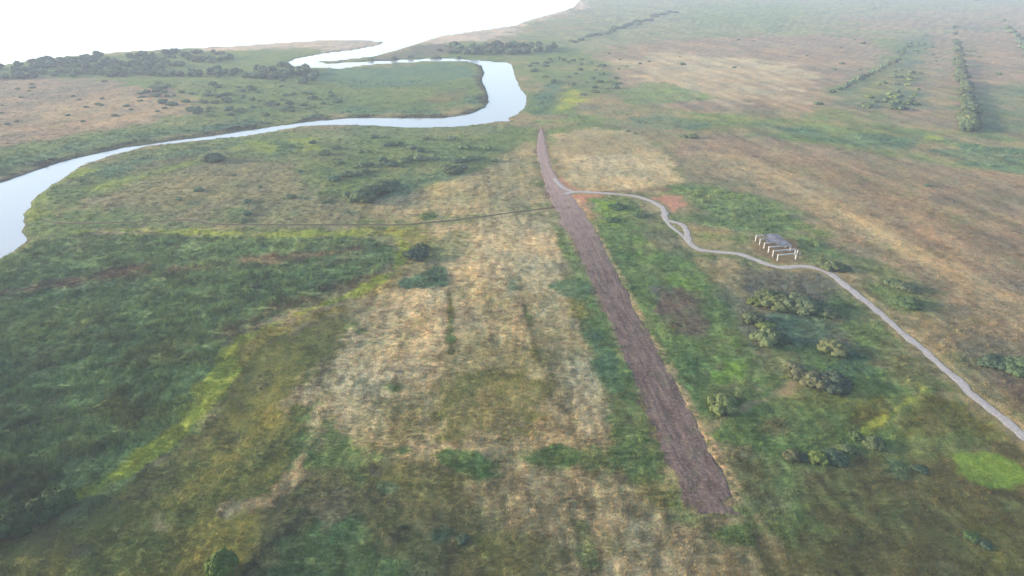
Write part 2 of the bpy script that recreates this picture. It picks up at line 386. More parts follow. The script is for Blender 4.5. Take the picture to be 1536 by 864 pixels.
    ('P', [(1255, 520), (1300, 530), (1300, 560), (1260, 560)], 'bgreen', .6, 2, .5),
    ('P', [(1290, 610), (1340, 600), (1345, 620), (1310, 640), (1280, 640)], 'olive', .8, 2, .4),
    ('P', [(1380, 590), (1430, 600), (1480, 640), (1440, 670), (1360, 660), (1340, 640)], 'olive', .8, 2, .35),
    ('P', [(1400, 580), (1425, 586), (1425, 598), (1405, 594)], 'tan', .8, 1, .35),
    ('P', [(1200, 560), (1240, 570), (1200, 600), (1160, 600)], 'tan', .35, 2, .4),
    ('L', [(1060, 645), (1090, 622), (1125, 606), (1160, 596), (1195, 575)], 'tan', .8, 1, .15, 1.3),
    ('L', [(1290, 650), (1320, 632), (1350, 612), (1380, 594), (1386, 580)], 'yellow', .6, .6, .3, .5),
    ('P', [(1068, 650), (1090, 636), (1150, 640), (1160, 670), (1110, 668)], 'green', .8, 1.3, .5),
    ('P', [(1075, 665), (1120, 672), (1180, 700), (1200, 780), (1150, 810), (1110, 760), (1080, 700)], 'pgreen', .5, 2, .4),
    ('P', [(1075, 665), (1125, 672), (1150, 760), (1115, 740), (1090, 700)], 'tan', .6, 1.5, .5),
    ('P', [(1195, 712), (1280, 690), (1360, 668), (1440, 660), (1700, 700), (1900, 760), (1900, 1000), (1120, 1000), (1140, 850), (1200, 790)], 'heath', .9, 2, .3),
    ('P', [(1300, 676), (1370, 660), (1440, 650), (1470, 668), (1400, 690), (1330, 700)], 'dgreen', .5, 2, .4),
    ('P', [(1330, 690), (1360, 700), (1378, 720), (1350, 720)], 'bgreen', .55, 1.2, .5),
    ('P', [(1432, 690), (1452, 680), (1476, 678), (1500, 686), (1524, 700), (1530, 716), (1510, 732), (1486, 732), (1456, 720), (1436, 706)], 'bright', .7, .9, .25),
    ('P', [(1440, 780), (1500, 790), (1560, 860), (1480, 880)], 'olive', .6, 3, .3),
    ('L', [(1207, 722), (1222, 742), (1241, 764)], 'mud', .8, .5, .3, .5),
    ('P', [(1060, 795), (1090, 786), (1125, 790), (1128, 812), (1090, 822), (1066, 812)], 'green', .8, 1, .5),
    ('P', [(1130, 770), (1160, 790), (1185, 840), (1170, 850), (1140, 810)], 'tan', .7, 1.2, .4),
    ('P', ell(1022, 466, 40, 36), 'earth', .5, 1.6, .35),
    ('P', ell(1128, 470, 20, 46), 'grey', .6, 1.6, .35),
    ('P', ell(1172, 545, 36, 20), 'tan', .4, 1.8, .35),
    ('P', ell(1250, 600, 60, 14), 'olive', .4, 2, .35),
    ('P', ell(1165, 640, 26, 14), 'brown', .45, 1.6, .35),
    ('P', ell(1140, 720, 40, 34), 'olive', .45, 2, .35),
    ('P', [(884, 300), (935, 299), (946, 318), (930, 345), (902, 334)], 'bright', .5, 1.5, .4),
    # --- around the shed and the gravel path
    ('P', [(1002, 284), (1060, 277), (1120, 294), (1178, 318), (1192, 345), (1150, 352), (1110, 348), (1060, 338), (1082, 326), (1050, 310), (1030, 296)], 'dgreen', .9, 1.4, .8),
    ('L', [(1050, 330), (1080, 322), (1120, 316)], 'ogreen', .6, 1.5, .6, 2.0),
    ('L', [(1075, 345), (1110, 335), (1150, 335)], 'ogreen', .5, 1.5, .6, 2.0),
    ('P', [(1180, 350), (1230, 360), (1265, 382), (1250, 400), (1210, 396), (1190, 380)], 'dgreen', .75, 1.6, .7),  # green grass behind the shed, the shed's shadow put into its dark colour
    ('P', [(1270, 400), (1330, 420), (1380, 460), (1360, 475), (1300, 440)], 'ogreen', .8, 2, .4),
    ('P', [(1125, 352), (1195, 360), (1200, 392), (1165, 396), (1125, 375)], 'brown', .8, 1.2, .08),
    ('P', [(975, 297), (996, 290), (1026, 294), (1026, 306), (1010, 318), (998, 310), (984, 303)], 'rsoil', .95, .8, .03),
    ('P', [(840, 262), (852, 268), (868, 288), (884, 312), (892, 336), (876, 322), (858, 298), (838, 276)], 'rsoil', .75, .8, .04),
    ('L', [(910, 288), (960, 284.5), (1004, 283.5)], 'earth', .9, .8, .05, 2.4),
    ('L', PATH, 'tan', .75, .8, .08, 2.3),
    ('P', [(950, 300), (985, 306), (990, 322), (965, 318)], 'dry', .5, 1.2, .2),
    ('P', [(1040, 362), (1095, 360), (1120, 372), (1110, 376), (1060, 372)], 'tan', .7, 1.2, .2),
    ('P', [(1075, 384), (1110, 386), (1110, 400), (1080, 398)], 'sand', .45, 1.2, .15),
    ('L', [(1275, 424), (1330, 466), (1390, 516), (1440, 560), (1500, 612), (1560, 660)], 'dry', .7, 1, .35, 1.2),
    ('L', [(866, 300), (882, 322), (899, 352), (919, 392), (939, 432), (959, 470), (989, 522), (1014, 572), (1042, 625), (1064, 667), (1092, 715), (1115, 772)], 'sand', .9, .8, .12, .7),
    # --- field beyond the gravel path
    ('P', [(1000, 240), (1030, 275), (1130, 290), (1200, 330), (1260, 370), (1350, 420), (1420, 470), (1536, 560), (1900, 700), (1900, 300), (1536, 262), (1430, 250), (1300, 225), (1150, 205), (1050, 200)], 'pink', .75, 2.5, .3),
    ('P', [(1180, 240), (1300, 230), (1450, 270), (1900, 330), (1900, 480), (1536, 420), (1400, 350), (1280, 300)], 'brown', .2, 4, .3),
    ('P', [(1060, 230), (1160, 245), (1230, 275), (1300, 320), (1360, 360), (1330, 370), (1250, 330), (1180, 290), (1100, 265)], 'dry', .5, 2.5, .3),
    ('P', [(1260, 320), (1330, 330), (1400, 380), (1536, 450), (1640, 500), (1640, 540), (1536, 500), (1420, 430), (1330, 380)], 'dry', .45, 2.5, .3),
    ('P', [(1380, 430), (1460, 460), (1536, 510), (1700, 600), (1650, 640), (1536, 600), (1450, 550), (1400, 490)], 'grey', .7, 2.5, .35),
    ('P', [(1480, 560), (1536, 570), (1600, 620), (1560, 640), (1500, 600)], 'earth', .5, 2, .35),
    ('P', [(1240, 380), (1330, 390), (1420, 440), (1400, 480), (1330, 440), (1280, 410)], 'ogreen', .65, 2.5, .4),
    ('P', [(830, 202), (900, 192), (952, 196), (1000, 232), (1030, 274), (965, 285), (900, 286), (858, 282), (842, 260), (832, 230)], 'dry', .9, 1.6, .3),
    ('P', [(850, 238), (930, 232), (1000, 240), (1022, 270), (950, 280), (880, 274), (856, 262)], 'pale', .6, 2, .3),
    ('P', [(840, 205), (950, 200), (980, 222), (900, 232), (845, 226)], 'tan', .5, 2, .3),
    ('L', [(945, 250), (962, 264)], 'olive', .8, .8, .3, 1.0),
    # --- winding green belt
    ('L', [(770, 182), (840, 180), (900, 172), (960, 168), (1030, 172), (1100, 178), (1180, 185), (1260, 194), (1330, 205), (1400, 216), (1480, 224), (1560, 238), (1700, 262)], 'dgreen', .75, 2, .7, 4.5),
    ('P', [(940, 176), (1000, 172), (1060, 185), (1050, 196), (990, 192)], 'bgreen', .75, 2, .6),
    ('P', [(1130, 186), (1200, 190), (1260, 204), (1300, 200), (1390, 198), (1420, 212), (1340, 224), (1290, 222), (1210, 210)], 'bgreen', .8, 2, .7),
    ('P', [(1390, 226), (1450, 218), (1536, 225), (1700, 240), (1700, 300), (1536, 262), (1450, 248)], 'bgreen', .85, 2, .7),
    ('P', [(1372, 204), (1390, 198), (1408, 205), (1400, 216), (1380, 216)], 'yellow', .7, 2, .4),
    ('L', [(880, 182), (950, 186), (1000, 200)], 'pgreen', .6, 2, .4, 3),
    ('L', [(960, 166), (1010, 170), (1060, 178), (1200, 182), (1380, 206)], 'gold', .35, 2, .3, 3),
]
_LW = []
for L in LAYERS:
    w = P([(a, max(b, -50)) for a, b in L[1]])
    if L[0] == 'L':
        w = curve(w, 12.0)
    dist = float(np.hypot(w[:, 0], w[:, 1]).mean()) + 60
    soft = L[4] * max(0.6, dist / 160.0)
    _LW.append((L[0], w, COL[L[2]], L[3], soft, L[5], L[6] if len(L) > 6 else 0))

STRIPD = P([(1072, 770)])[0] - P([(850, 300)])[0]; STRIPD /= np.linalg.norm(STRIPD); STRIPN = np.array((-STRIPD[1], STRIPD[0]))
STREAK = (P([(1150, 260)])[0] - P([(1536, 450)])[0]); STREAK /= np.linalg.norm(STREAK)


def paint(x, y):
    """colour and vegetation height of the ground cover at ground points"""
    n = x.size
    dist = np.hypot(x, y)
    e1 = fbm(x, y, 3.5, 11, 3); e2 = fbm(x, y, 14.0, 21, 3); e3 = fbm(x, y, 55.0, 31, 3)
    far = smooth(120, 700, dist)
    en = (e1 * (1 - far) * .7 + e2 * (.6 + .3 * far) + e3 * far * .8)
    base = fbm(x, y, 40.0, 41, 4) + .5 * fbm(x, y, 9.0, 51, 3)
    t = smooth(-.6, .6, base)[:, None]
    c = COL['ogreen'] * (1 - t) + COL['tan'] * t
    h = np.full(n, .35)
    for kind, w, cc, op, soft, hh, wid in _LW:
        m = soft * 3 + wid + 1
        x0, y0 = w.min(0) - m; x1, y1 = w.max(0) + m
        k = np.nonzero((x > x0) & (x < x1) & (y > y0) & (y < y1))[0]
        if not k.size:
            continue
        d = sd_poly(x[k], y[k], w) if kind == 'P' else wid * (1 + .35 * e2[k]) - d_line(x[k], y[k], w)
        d = d + en[k] * soft * 1.1
        a = op * smooth(-soft * .7, soft * .7, d) * np.clip(1 + .35 * e1[k] * (1 - far[k]) + .3 * e2[k], 0, 1.25)
        a = np.clip(a, 0, 1)[:, None]
        c[k] = c[k] * (1 - a) + cc * a
        h[k] = h[k] * (1 - a[:, 0]) + hh * a[:, 0]
    # mottling: dry stems against green, in patches of several sizes
    m1 = fbm(x, y * .6, 6.0, 61, 3); m2 = fbm(x, y * .42, 1.5, 71, 2); m3 = fbm(x, y, 26.0, 81, 3)
    xs = x * STREAK[0] + y * STREAK[1]; ys = -x * STREAK[1] + y * STREAK[0]
    st = fbm(xs * .12, ys, 5.0, 91, 3)
    ml = x * STRIPN[0] + y * STRIPN[1]; mt = x * STRIPD[0] + y * STRIPD[1]
    mow = fbm(mt * .05, ml, 2.4, 97, 3) * smooth(.24, .30, h) * smooth(.5, .4, h) * smooth(420, 300, y) * smooth(90, 60, x)
    right = smooth(70, 140, x) * smooth(180, 260, y)
    xr = x * .92 + y * .38; yr = -x * .38 + y * .92
    rows = fbm(xr * .32, yr * .8, 2.6, 95, 3)
    reed = smooth(.6, .85, h)
    rough = .08 + .20 * smooth(.24, .34, h)
    v = 1 + .13 * m1 + rough * m2 * (1 - far) + .10 * m3 + .26 * st * right + .20 * mow + .36 * rows * reed
    c = c * np.clip(v, .45, 1.6)[:, None]
    warm = (.10 * m3 + .08 * m1)[:, None]
    c = c * np.concatenate([1 + warm, np.ones_like(warm), 1 - warm * .8], 1)
    return np.clip(c, .008, .9), h


# ------------------------------------------------------------------ mesh helpers
def mesh_np(name, verts, faces, smooth_shade=True, attr=None, fattr=None):
    """verts (n,3), faces (m,k) with constant k"""
    me = bpy.data.meshes.new(name)
    v = np.ascontiguousarray(verts, np.float32); f = np.ascontiguousarray(faces, np.int32)
    m, k = f.shape
    me.vertices.add(len(v)); me.vertices.foreach_set('co', v.ravel())
    me.loops.add(m * k); me.loops.foreach_set('vertex_index', f.ravel())
    me.polygons.add(m)
    me.polygons.foreach_set('loop_start', np.arange(0, m * k, k, dtype=np.int32))
    me.polygons.foreach_set('loop_total', np.full(m, k, np.int32))
    me.polygons.foreach_set('use_smooth', np.full(m, smooth_shade, bool))
    if attr is not None:
        a = me.color_attributes.new('tint', 'FLOAT_COLOR', 'POINT')
        a.data.foreach_set('color', np.concatenate([attr, np.ones((len(attr), 1))], 1).astype(np.float32).ravel())
    me.update(calc_edges=True)
    return me


def add(name, me, mat=None, parent=None, **props):
    o = bpy.data.objects.new(name, me)
    col.objects.link(o)
    if mat is not None:
        me.materials.append(mat)
    if parent is not None:
        o.parent = parent
    for k, v in props.items():
        o[k] = v
    return o


# ------------------------------------------------------------------ materials
class NT:
    def __init__(s, name):
        s.m = bpy.data.materials.new(name); s.m.use_nodes = True
        s.t = s.m.node_tree; s.t.nodes.clear()
        s.out = s.n('ShaderNodeOutputMaterial')

    def n(s, typ, **kw):
        nd = s.t.nodes.new(typ)
        for k, v in kw.items():
            if k in nd.inputs: nd.inputs[k].default_value = v
            else: setattr(nd, k, v)
        return nd

    def l(s, a, b): s.t.links.new(a, b)

    def noise(s, scale, detail=3, rough=.55, vec=None, **kw):
        nd = s.n('ShaderNodeTexNoise', **kw)
        nd.inputs['Scale'].default_value = scale
        nd.inputs['Detail'].default_value = detail
        nd.inputs['Roughness'].default_value = rough
        s.l(vec if vec is not None else s.coord(), nd.inputs['Vector'])
        return nd

    def coord(s):
        if not hasattr(s, '_c'):
            s._c = s.n('ShaderNodeNewGeometry').outputs['Position']
        return s._c

    def math(s, op, a, b=None, c=None):
        nd = s.n('ShaderNodeMath', operation=op)
        for i, q in enumerate((a, b, c)):
            if q is None: continue
            if isinstance(q, (int, float)): nd.inputs[i].default_value = q
            else: s.l(q, nd.inputs[i])
        return nd.outputs[0]

    def maprange(s, a, f0, f1, t0, t1):
        nd = s.n('ShaderNodeMapRange')
        s.l(a, nd.inputs[0])
        for i, q in enumerate((f0, f1, t0, t1)): nd.inputs[i + 1].default_value = q
        return nd.outputs[0]

    def scale_col(s, c, f):
        nd = s.n('ShaderNodeVectorMath', operation='SCALE')
        s.l(c, nd.inputs[0]); s.l(f, nd.inputs['Scale'])
        return nd.outputs[0]

    def mix(s, f, a, b):
        nd = s.n('ShaderNodeMix', data_type='RGBA')
        if isinstance(f, (int, float)): nd.inputs[0].default_value = f
        else: s.l(f, nd.inputs[0])
        for i, q in ((6, a), (7, b)):
            if isinstance(q, tuple): nd.inputs[i].default_value = (*q, 1)
            else: s.l(q, nd.inputs[i])
        return nd.outputs[2]

    def bsdf(s, color, rough=.9, spec=.1, normal=None, **kw):
        nd = s.n('ShaderNodeBsdfPrincipled')
        if isinstance(color, tuple): nd.inputs['Base Color'].default_value = (*color, 1)
        else: s.l(color, nd.inputs['Base Color'])
        if isinstance(rough, (int, float)): nd.inputs['Roughness'].default_value = rough
        else: s.l(rough, nd.inputs['Roughness'])
        nd.inputs['Specular IOR Level'].default_value = spec
        for k, v in kw.items(): nd.inputs[k].default_value = v
        if normal is not None: s.l(normal, nd.inputs['Normal'])
        s.l(nd.outputs[0], s.out.inputs['Surface'])
        return nd

    def bump(s, h, strength, dist):
        nd = s.n('ShaderNodeBump')
        nd.inputs['Strength'].default_value = strength
        nd.inputs['Distance'].default_value = dist
        s.l(h, nd.inputs['Height'])
        return nd.outputs[0]


def mat_ground():
    t = NT('meadow_ground')
    at = t.n('ShaderNodeAttribute', attribute_name='tint')
    n1 = t.noise(2.2, 4, .65); n2 = t.noise(.55, 4, .6); n3 = t.noise(.09, 5, .6)
    f = t.math('ADD', t.maprange(n1.outputs[0], .25, .75, .62, 1.38), t.maprange(n2.outputs[0], .3, .7, -.18, .18))
    f = t.math('ADD', f, t.maprange(n3.outputs[0], .3, .7, -.12, .12))
    c = t.scale_col(at.outputs['Color'], f)
    hue = t.n('ShaderNodeMix', data_type='RGBA', blend_type='MULTIPLY')
    hue.inputs[0].default_value = 1
    t.l(c, hue.inputs[6])
    t.l(t.mix(t.maprange(n2.outputs[0], .35, .65, 0, 1), (.88, 1.04, .92), (1.10, .98, .98)), hue.inputs[7])
    hsum = t.math('ADD', t.math('MULTIPLY', n2.outputs[0], 1.6), n1.outputs[0])
    t.bsdf(hue.outputs[2], .95, .05, t.bump(hsum, .8, .35))
    return t.m


def mat_grass():
    t = NT('grass_blades')
    at = t.n('ShaderNodeAttribute', attribute_name='tint'); at.attribute_type = 'INSTANCER'
    at2 = t.n('ShaderNodeAttribute', attribute_name='blade')
    c = t.scale_col(at.outputs['Color'], at2.outputs['Fac'])
    t.bsdf(c, .9, .03)
    return t.m


def mat_leaf(name, c0, c1):
    t = NT(name)
    oi = t.n('ShaderNodeObjectInfo')
    at = t.n('ShaderNodeAttribute', attribute_name='blade')
    c = t.mix(at.outputs['Fac'], c0, c1)
    m = t.n('ShaderNodeMix', data_type='RGBA', blend_type='MULTIPLY'); m.inputs[0].default_value = 1
    t.l(c, m.inputs[6]); t.l(oi.outputs['Color'], m.inputs[7])
    c2 = t.scale_col(m.outputs[2], t.maprange(oi.outputs['Random'], 0, 1, .8, 1.2))
    t.bsdf(c2, .85, .04)
    return t.m


def mat_water(name, base, wave, rough):
    t = NT(name)
    mp = t.n('ShaderNodeMapping'); mp.inputs['Scale'].default_value = (1, .6, 1)
    t.l(t.coord(), mp.inputs[0])
    n1 = t.noise(.9, 3, .6, mp.outputs[0]); n2 = t.noise(.06, 3, .6, mp.outputs[0])
    hgt = t.math('ADD', t.math('MULTIPLY', n1.outputs[0], .3), n2.outputs[0])
    t.bsdf(base, t.maprange(n2.outputs[0], .3, .7, rough * .7, rough * 1.4), .5, t.bump(hgt, wave, .15), IOR=1.333)
    return t.m


def mat_mottled(name, cols, s1, s2, bump=.5, dist=.1, rough=.95):
    t = NT(name)
    n1 = t.noise(s1, 4, .65); n2 = t.noise(s2, 5, .6)
    c = t.mix(t.maprange(n2.outputs[0], .36, .64, 0, 1), cols[0], cols[1])
    c = t.mix(t.maprange(n1.outputs[0], .45, .75, 0, .8), c, cols[2])
    f = t.maprange(n1.outputs[0], .3, .7, .8, 1.2)
    t.bsdf(t.scale_col(c, f), rough, .1, t.bump(n1.outputs[0], bump, dist))
    return t.m


def mat_strip(d):
    t = NT('bare_earth')
    mp = t.n('ShaderNodeMapping'); mp.vector_type = 'TEXTURE'
    mp.inputs['Rotation'].default_value = (0, 0, math.atan2(d[1], d[0]))
    mp.inputs['Scale'].default_value = (4, 2.0, 1)
    t.l(t.coord(), mp.inputs[0])
    lo = t.noise(.55, 4, .65, mp.outputs[0]); fi = t.noise(1.3, 5, .7); md = t.noise(.22, 4, .6)
    g = lambda a: tuple(float(q) for q in lin(a) * .8)
    c = t.mix(t.maprange(lo.outputs[0], .38, .62, 0, 1), g((88, 71, 63)), g((118, 99, 90)))
    c = t.mix(t.maprange(fi.outputs[0], .50, .70, 0, .75), c, g((134, 120, 108)))
    c = t.mix(t.maprange(md.outputs[0], .54, .66, 0, .6), c, g((92, 92, 70)))
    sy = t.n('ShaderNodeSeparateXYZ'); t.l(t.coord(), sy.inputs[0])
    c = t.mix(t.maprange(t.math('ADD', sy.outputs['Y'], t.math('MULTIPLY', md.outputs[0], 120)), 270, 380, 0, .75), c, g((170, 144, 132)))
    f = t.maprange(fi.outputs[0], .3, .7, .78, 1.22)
    t.bsdf(t.scale_col(c, f), .95, .05, t.bump(fi.outputs[0], .8, .2))
    return t.m


def mat_slab(name, cols, s1, s2, bump, dist):
    t = NT(name)
    oi = t.n('ShaderNodeObjectInfo')
    n1 = t.noise(s1, 4, .65); n2 = t.noise(s2, 4, .6)
    c = t.mix(t.maprange(n2.outputs[0], .40, .60, 0, 1), cols[0], cols[1])
    c = t.mix(t.maprange(n1.outputs[0], .48, .66, 0, .9), c, cols[2])
    c = t.scale_col(c, t.maprange(oi.outputs['Random'], 0, 1, .75, 1.25))
    t.bsdf(c, .9, .05, t.bump(n1.outputs[0], bump, dist))
    return t.m


T3 = lambda a, k=ALB: tuple(float(q) for q in lin(a) * k)
M = dict(
    ground=mat_ground(), grass=mat_grass(),
    leaf=mat_leaf('shrub_leaves', (.050, .070, .034), (.112, .130, .068)),
    wood=mat_mottled('shrub_bark', ((.09, .07, .05), (.13, .11, .08), (.06, .05, .04)), 6, 2),
    river=mat_water('river_water', (.30, .30, .30), .25, .12),
    sea=mat_water('sea_water', (.34, .35, .36), .25, .14),
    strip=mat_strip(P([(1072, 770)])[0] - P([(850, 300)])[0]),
    gravel=mat_mottled('path_gravel', (T3((172, 162, 154)), T3((158, 148, 142)), T3((188, 178, 168))), 3.0, .5, .4, .05),
    foot=mat_mottled('trodden_soil', (T3((88, 78, 58)), T3((100, 88, 66)), T3((72, 68, 50))), 2.0, .4, .4, .05),
    concrete=mat_mottled('weathered_concrete', ((.42, .41, .39), (.34, .33, .32), (.26, .25, .24)), 3.0, .8, .3, .02),
    slab=mat_slab('weathered_roof_slab', ((.15, .145, .16), (.09, .09, .105), (.27, .25, .25)), 1.2, .35, .4, .05),
)

# ------------------------------------------------------------------ ground sheet
NC, NR = 1000, 640
ys1 = np.geomspace(52.0, 3200.0, NR - 14)
# rows follow the shrinking of the ground with distance
th = np.linspace(math.atan2(CAM_H, 52.0), math.atan2(CAM_H, 3200.0), NR - 14)
ys1 = CAM_H / np.tan(th)
ys = np.concatenate([[-300, -60, 10, 30, 42], ys1, np.geomspace(3500, 9000, 9)])
us = np.linspace(-1, 1, NC - 10)
us = np.concatenate([[-9, -5, -3, -2, -1.4], us, [1.4, 2, 3, 5, 9]])
half = .75 * (np.maximum(ys, 52) * _cp + CAM_H * _sp) * 1.22
GX = us[None, :] * half[:, None]
GX = np.sign(GX) * np.minimum(np.abs(GX), 9400 * np.maximum(np.abs(us)[None, :] / 9, .115) ** .001 * 1.0)
# keep columns ordered at the far rim
for j in range(len(ys)):
    lim = 9300.0
    if half[j] * 9 > lim:
        r = GX[j]
        GX[j] = np.where(np.abs(us) <= 1, us * half[j], np.sign(us) * (half[j] + (lim - half[j]) * (np.abs(us) - 1) / 8.0))
GY = np.repeat(ys[:, None], GX.shape[1], 1)
nr, nc = GX.shape
gx, gy = GX.ravel(), GY.ravel()
gd = np.hypot(gx, gy)
cell = np.maximum(gd / 620.0, .12)

sd_river = np.full(gx.shape, -1e3)
k = np.nonzero((gx > RIVER_W[:, 0].min() - 60) & (gx < RIVER_W[:, 0].max() + 60) & (gy > RIVER_W[:, 1].min() - 60) & (gy < RIVER_W[:, 1].max() + 60))[0]
sd_river[k] = sd_poly(gx[k], gy[k], RIVER_W)
sd_sea = sd_poly(gx, gy, SEA_W)
sd_strip = sd_poly(gx, gy, STRIP_W)
d_path = np.minimum(d_line(gx, gy, PATH_W), np.minimum(d_line(gx, gy, PATHB_W), d_line(gx, gy, PATHC_W)))
d_foot = d_line(gx, gy, FOOT_W)

gcol, gh = paint(gx, gy)
wob = fbm(gx, gy, 7.0, 101, 3)
wet = np.maximum(sd_river + wob * .9, sd_sea + wob * 1.2)
WATER_Z = -0.6
# relief: tussocks, gentle swells, banks, flattened tracks
tus = fbm(gx, gy * .45, 1.5, 111, 2) * .45 + fbm(gx, gy, 4.0, 121, 3) * .55
swell = fbm(gx, gy, 30.0, 131, 2)
fade = smooth(900, 250, gd)
reedrow = fbm((gx * .92 + gy * .38) * .25, -gx * .38 + gy * .92, 4.5, 95, 3)
gz = tus * np.clip(gh * .45, .03, .4) * fade + swell * .12 + reedrow * smooth(.6, .85, gh) * .32 * fade
flat = smooth(4.0, .6, np.maximum(sd_strip * -1, 0)) * (sd_strip > -4) + smooth(3.2, 1.6, d_path) + 1.0 * smooth(2.6, 1.2, d_foot)
flat = np.clip(flat, 0, 1)
gz = gz * (1 - flat) - .02 * flat
bankw = np.maximum(2.2, cell * 1.5)
bank = smooth(-bankw, bankw, wet)
gz = np.where(wet > -bankw, gz * (1 - bank) + bank * 2 * WATER_Z, gz)
gz = np.where(wet > bankw, 2 * WATER_Z - np.clip((wet - bankw) * .08, 0, 1.5), gz)
gz = np.maximum(gz, np.where(wet < -bankw, -.45, -9))
mudc = smooth(-1.6 * bankw, .2 * bankw, wet)[:, None] * .75
gcol = gcol * (1 - mudc) + COL['mud'] * mudc
idx = np.arange(nr * nc).reshape(nr, nc)
quads = np.stack([idx[:-1, :-1], idx[:-1, 1:], idx[1:, 1:], idx[1:, :-1]], -1).reshape(-1, 4)
me = mesh_np('meadow_ground', np.stack([gx, gy, gz], 1), quads, True, gcol)
add('ground', me, M['ground'], kind='structure', label='flat coastal meadow of dry and green grass')


def height(x, y):
    """bilinear height of the ground sheet"""
    x = np.atleast_1d(np.asarray(x, float)); y = np.atleast_1d(np.asarray(y, float))
    fj = np.interp(y, ys, np.arange(nr)); j = np.clip(fj.astype(int), 0, nr - 2); tj = fj - j
    hf = half[j] + (half[j + 1] - half[j]) * tj
    fi = np.interp(x / hf, us, np.arange(nc)); i = np.clip(fi.astype(int), 0, nc - 2); ti = fi - i
    Z = gz.reshape(nr, nc)
    return (Z[j, i] * (1 - ti) + Z[j, i + 1] * ti) * (1 - tj) + (Z[j + 1, i] * (1 - ti) + Z[j + 1, i + 1] * ti) * tj


# ------------------------------------------------------------------ water sheets (cells of a coarser grid inside the banks)
def water(name, sdv, mat, margin, z, label, skip=None):
    st = 3
    jj = np.arange(0, nr - 1, st); ii = np.arange(0, nc - 1, st)
    if jj[-1] != nr - 1: jj = np.append(jj, nr - 1)
    if ii[-1] != nc - 1: ii = np.append(ii, nc - 1)
    s = sdv.reshape(nr, nc)[np.ix_(jj, ii)]
    c = cell.reshape(nr, nc)[np.ix_(jj, ii)]
    near = s > -(margin + c * 6)
    keep = near[:-1, :-1] | near[1:, :-1] | near[:-1, 1:] | near[1:, 1:]
    if skip is not None:
        keep &= ~skip(keep.shape, jj, ii)
    id2 = np.arange(len(jj) * len(ii)).reshape(len(jj), len(ii))
    q = np.stack([id2[:-1, :-1], id2[:-1, 1:], id2[1:, 1:], id2[1:, :-1]], -1)[keep]
    used, inv = np.unique(q, return_inverse=True)
    vx = GX[np.ix_(jj, ii)].ravel()[used]; vy = GY[np.ix_(jj, ii)].ravel()[used]
    me = mesh_np(name, np.stack([vx, vy, np.full(len(vx), z)], 1), inv.reshape(-1, 4), True)
    return add(name, me, mat, kind='structure', label=label)


water('river', sd_river, M['river'], 3, WATER_Z, 'pale river winding through the meadow to the sea')
water('sea', sd_sea, M['sea'], 6, WATER_Z - .006, 'white glaring shallow sea behind the shore')


# ------------------------------------------------------------------ tracks
def ribbon(name, line_w, width, mat, z, across, label, seed, ragged=.25):
    c = curve(line_w, .9)
    d = np.gradient(c, axis=0); d /= np.linalg.norm(d, axis=1)[:, None] + 1e-9
    nrm = np.stack([-d[:, 1], d[:, 0]], 1)
    s = np.concatenate([[0], np.cumsum(np.linalg.norm(np.diff(c, axis=0), axis=1))])
    wl = width / 2 * (1 + ragged * fbm(s, s * 0, 3.0, seed, 3))
    wr = width / 2 * (1 + ragged * fbm(s, s * 0, 3.0, seed + 7, 3))
    t = np.linspace(-1, 1, across)
    off = np.where(t[None] < 0, t[None] * wl[:, None], t[None] * wr[:, None])
    X = c[:, 0, None] + nrm[:, 0, None] * off; Y = c[:, 1, None] + nrm[:, 1, None] * off
    Z = z + .02 * fbm(X.ravel(), Y.ravel(), 1.2, seed + 3, 2).reshape(X.shape) - .05 * np.abs(t[None]) ** 6
    # two worn wheel lines
    Z = Z - .02 * np.exp(-((np.abs(t[None]) - .5) / .15) ** 2)
    n0, n1 = X.shape
    ix = np.arange(n0 * n1).reshape(n0, n1)
    q = np.stack([ix[:-1, :-1], ix[:-1, 1:], ix[1:, 1:], ix[1:, :-1]], -1).reshape(-1, 4)[:, ::-1]
    me = mesh_np(name, np.stack([X.ravel(), Y.ravel(), Z.ravel()], 1), q, True)
    return add(name, me, mat, kind='structure', label=label)


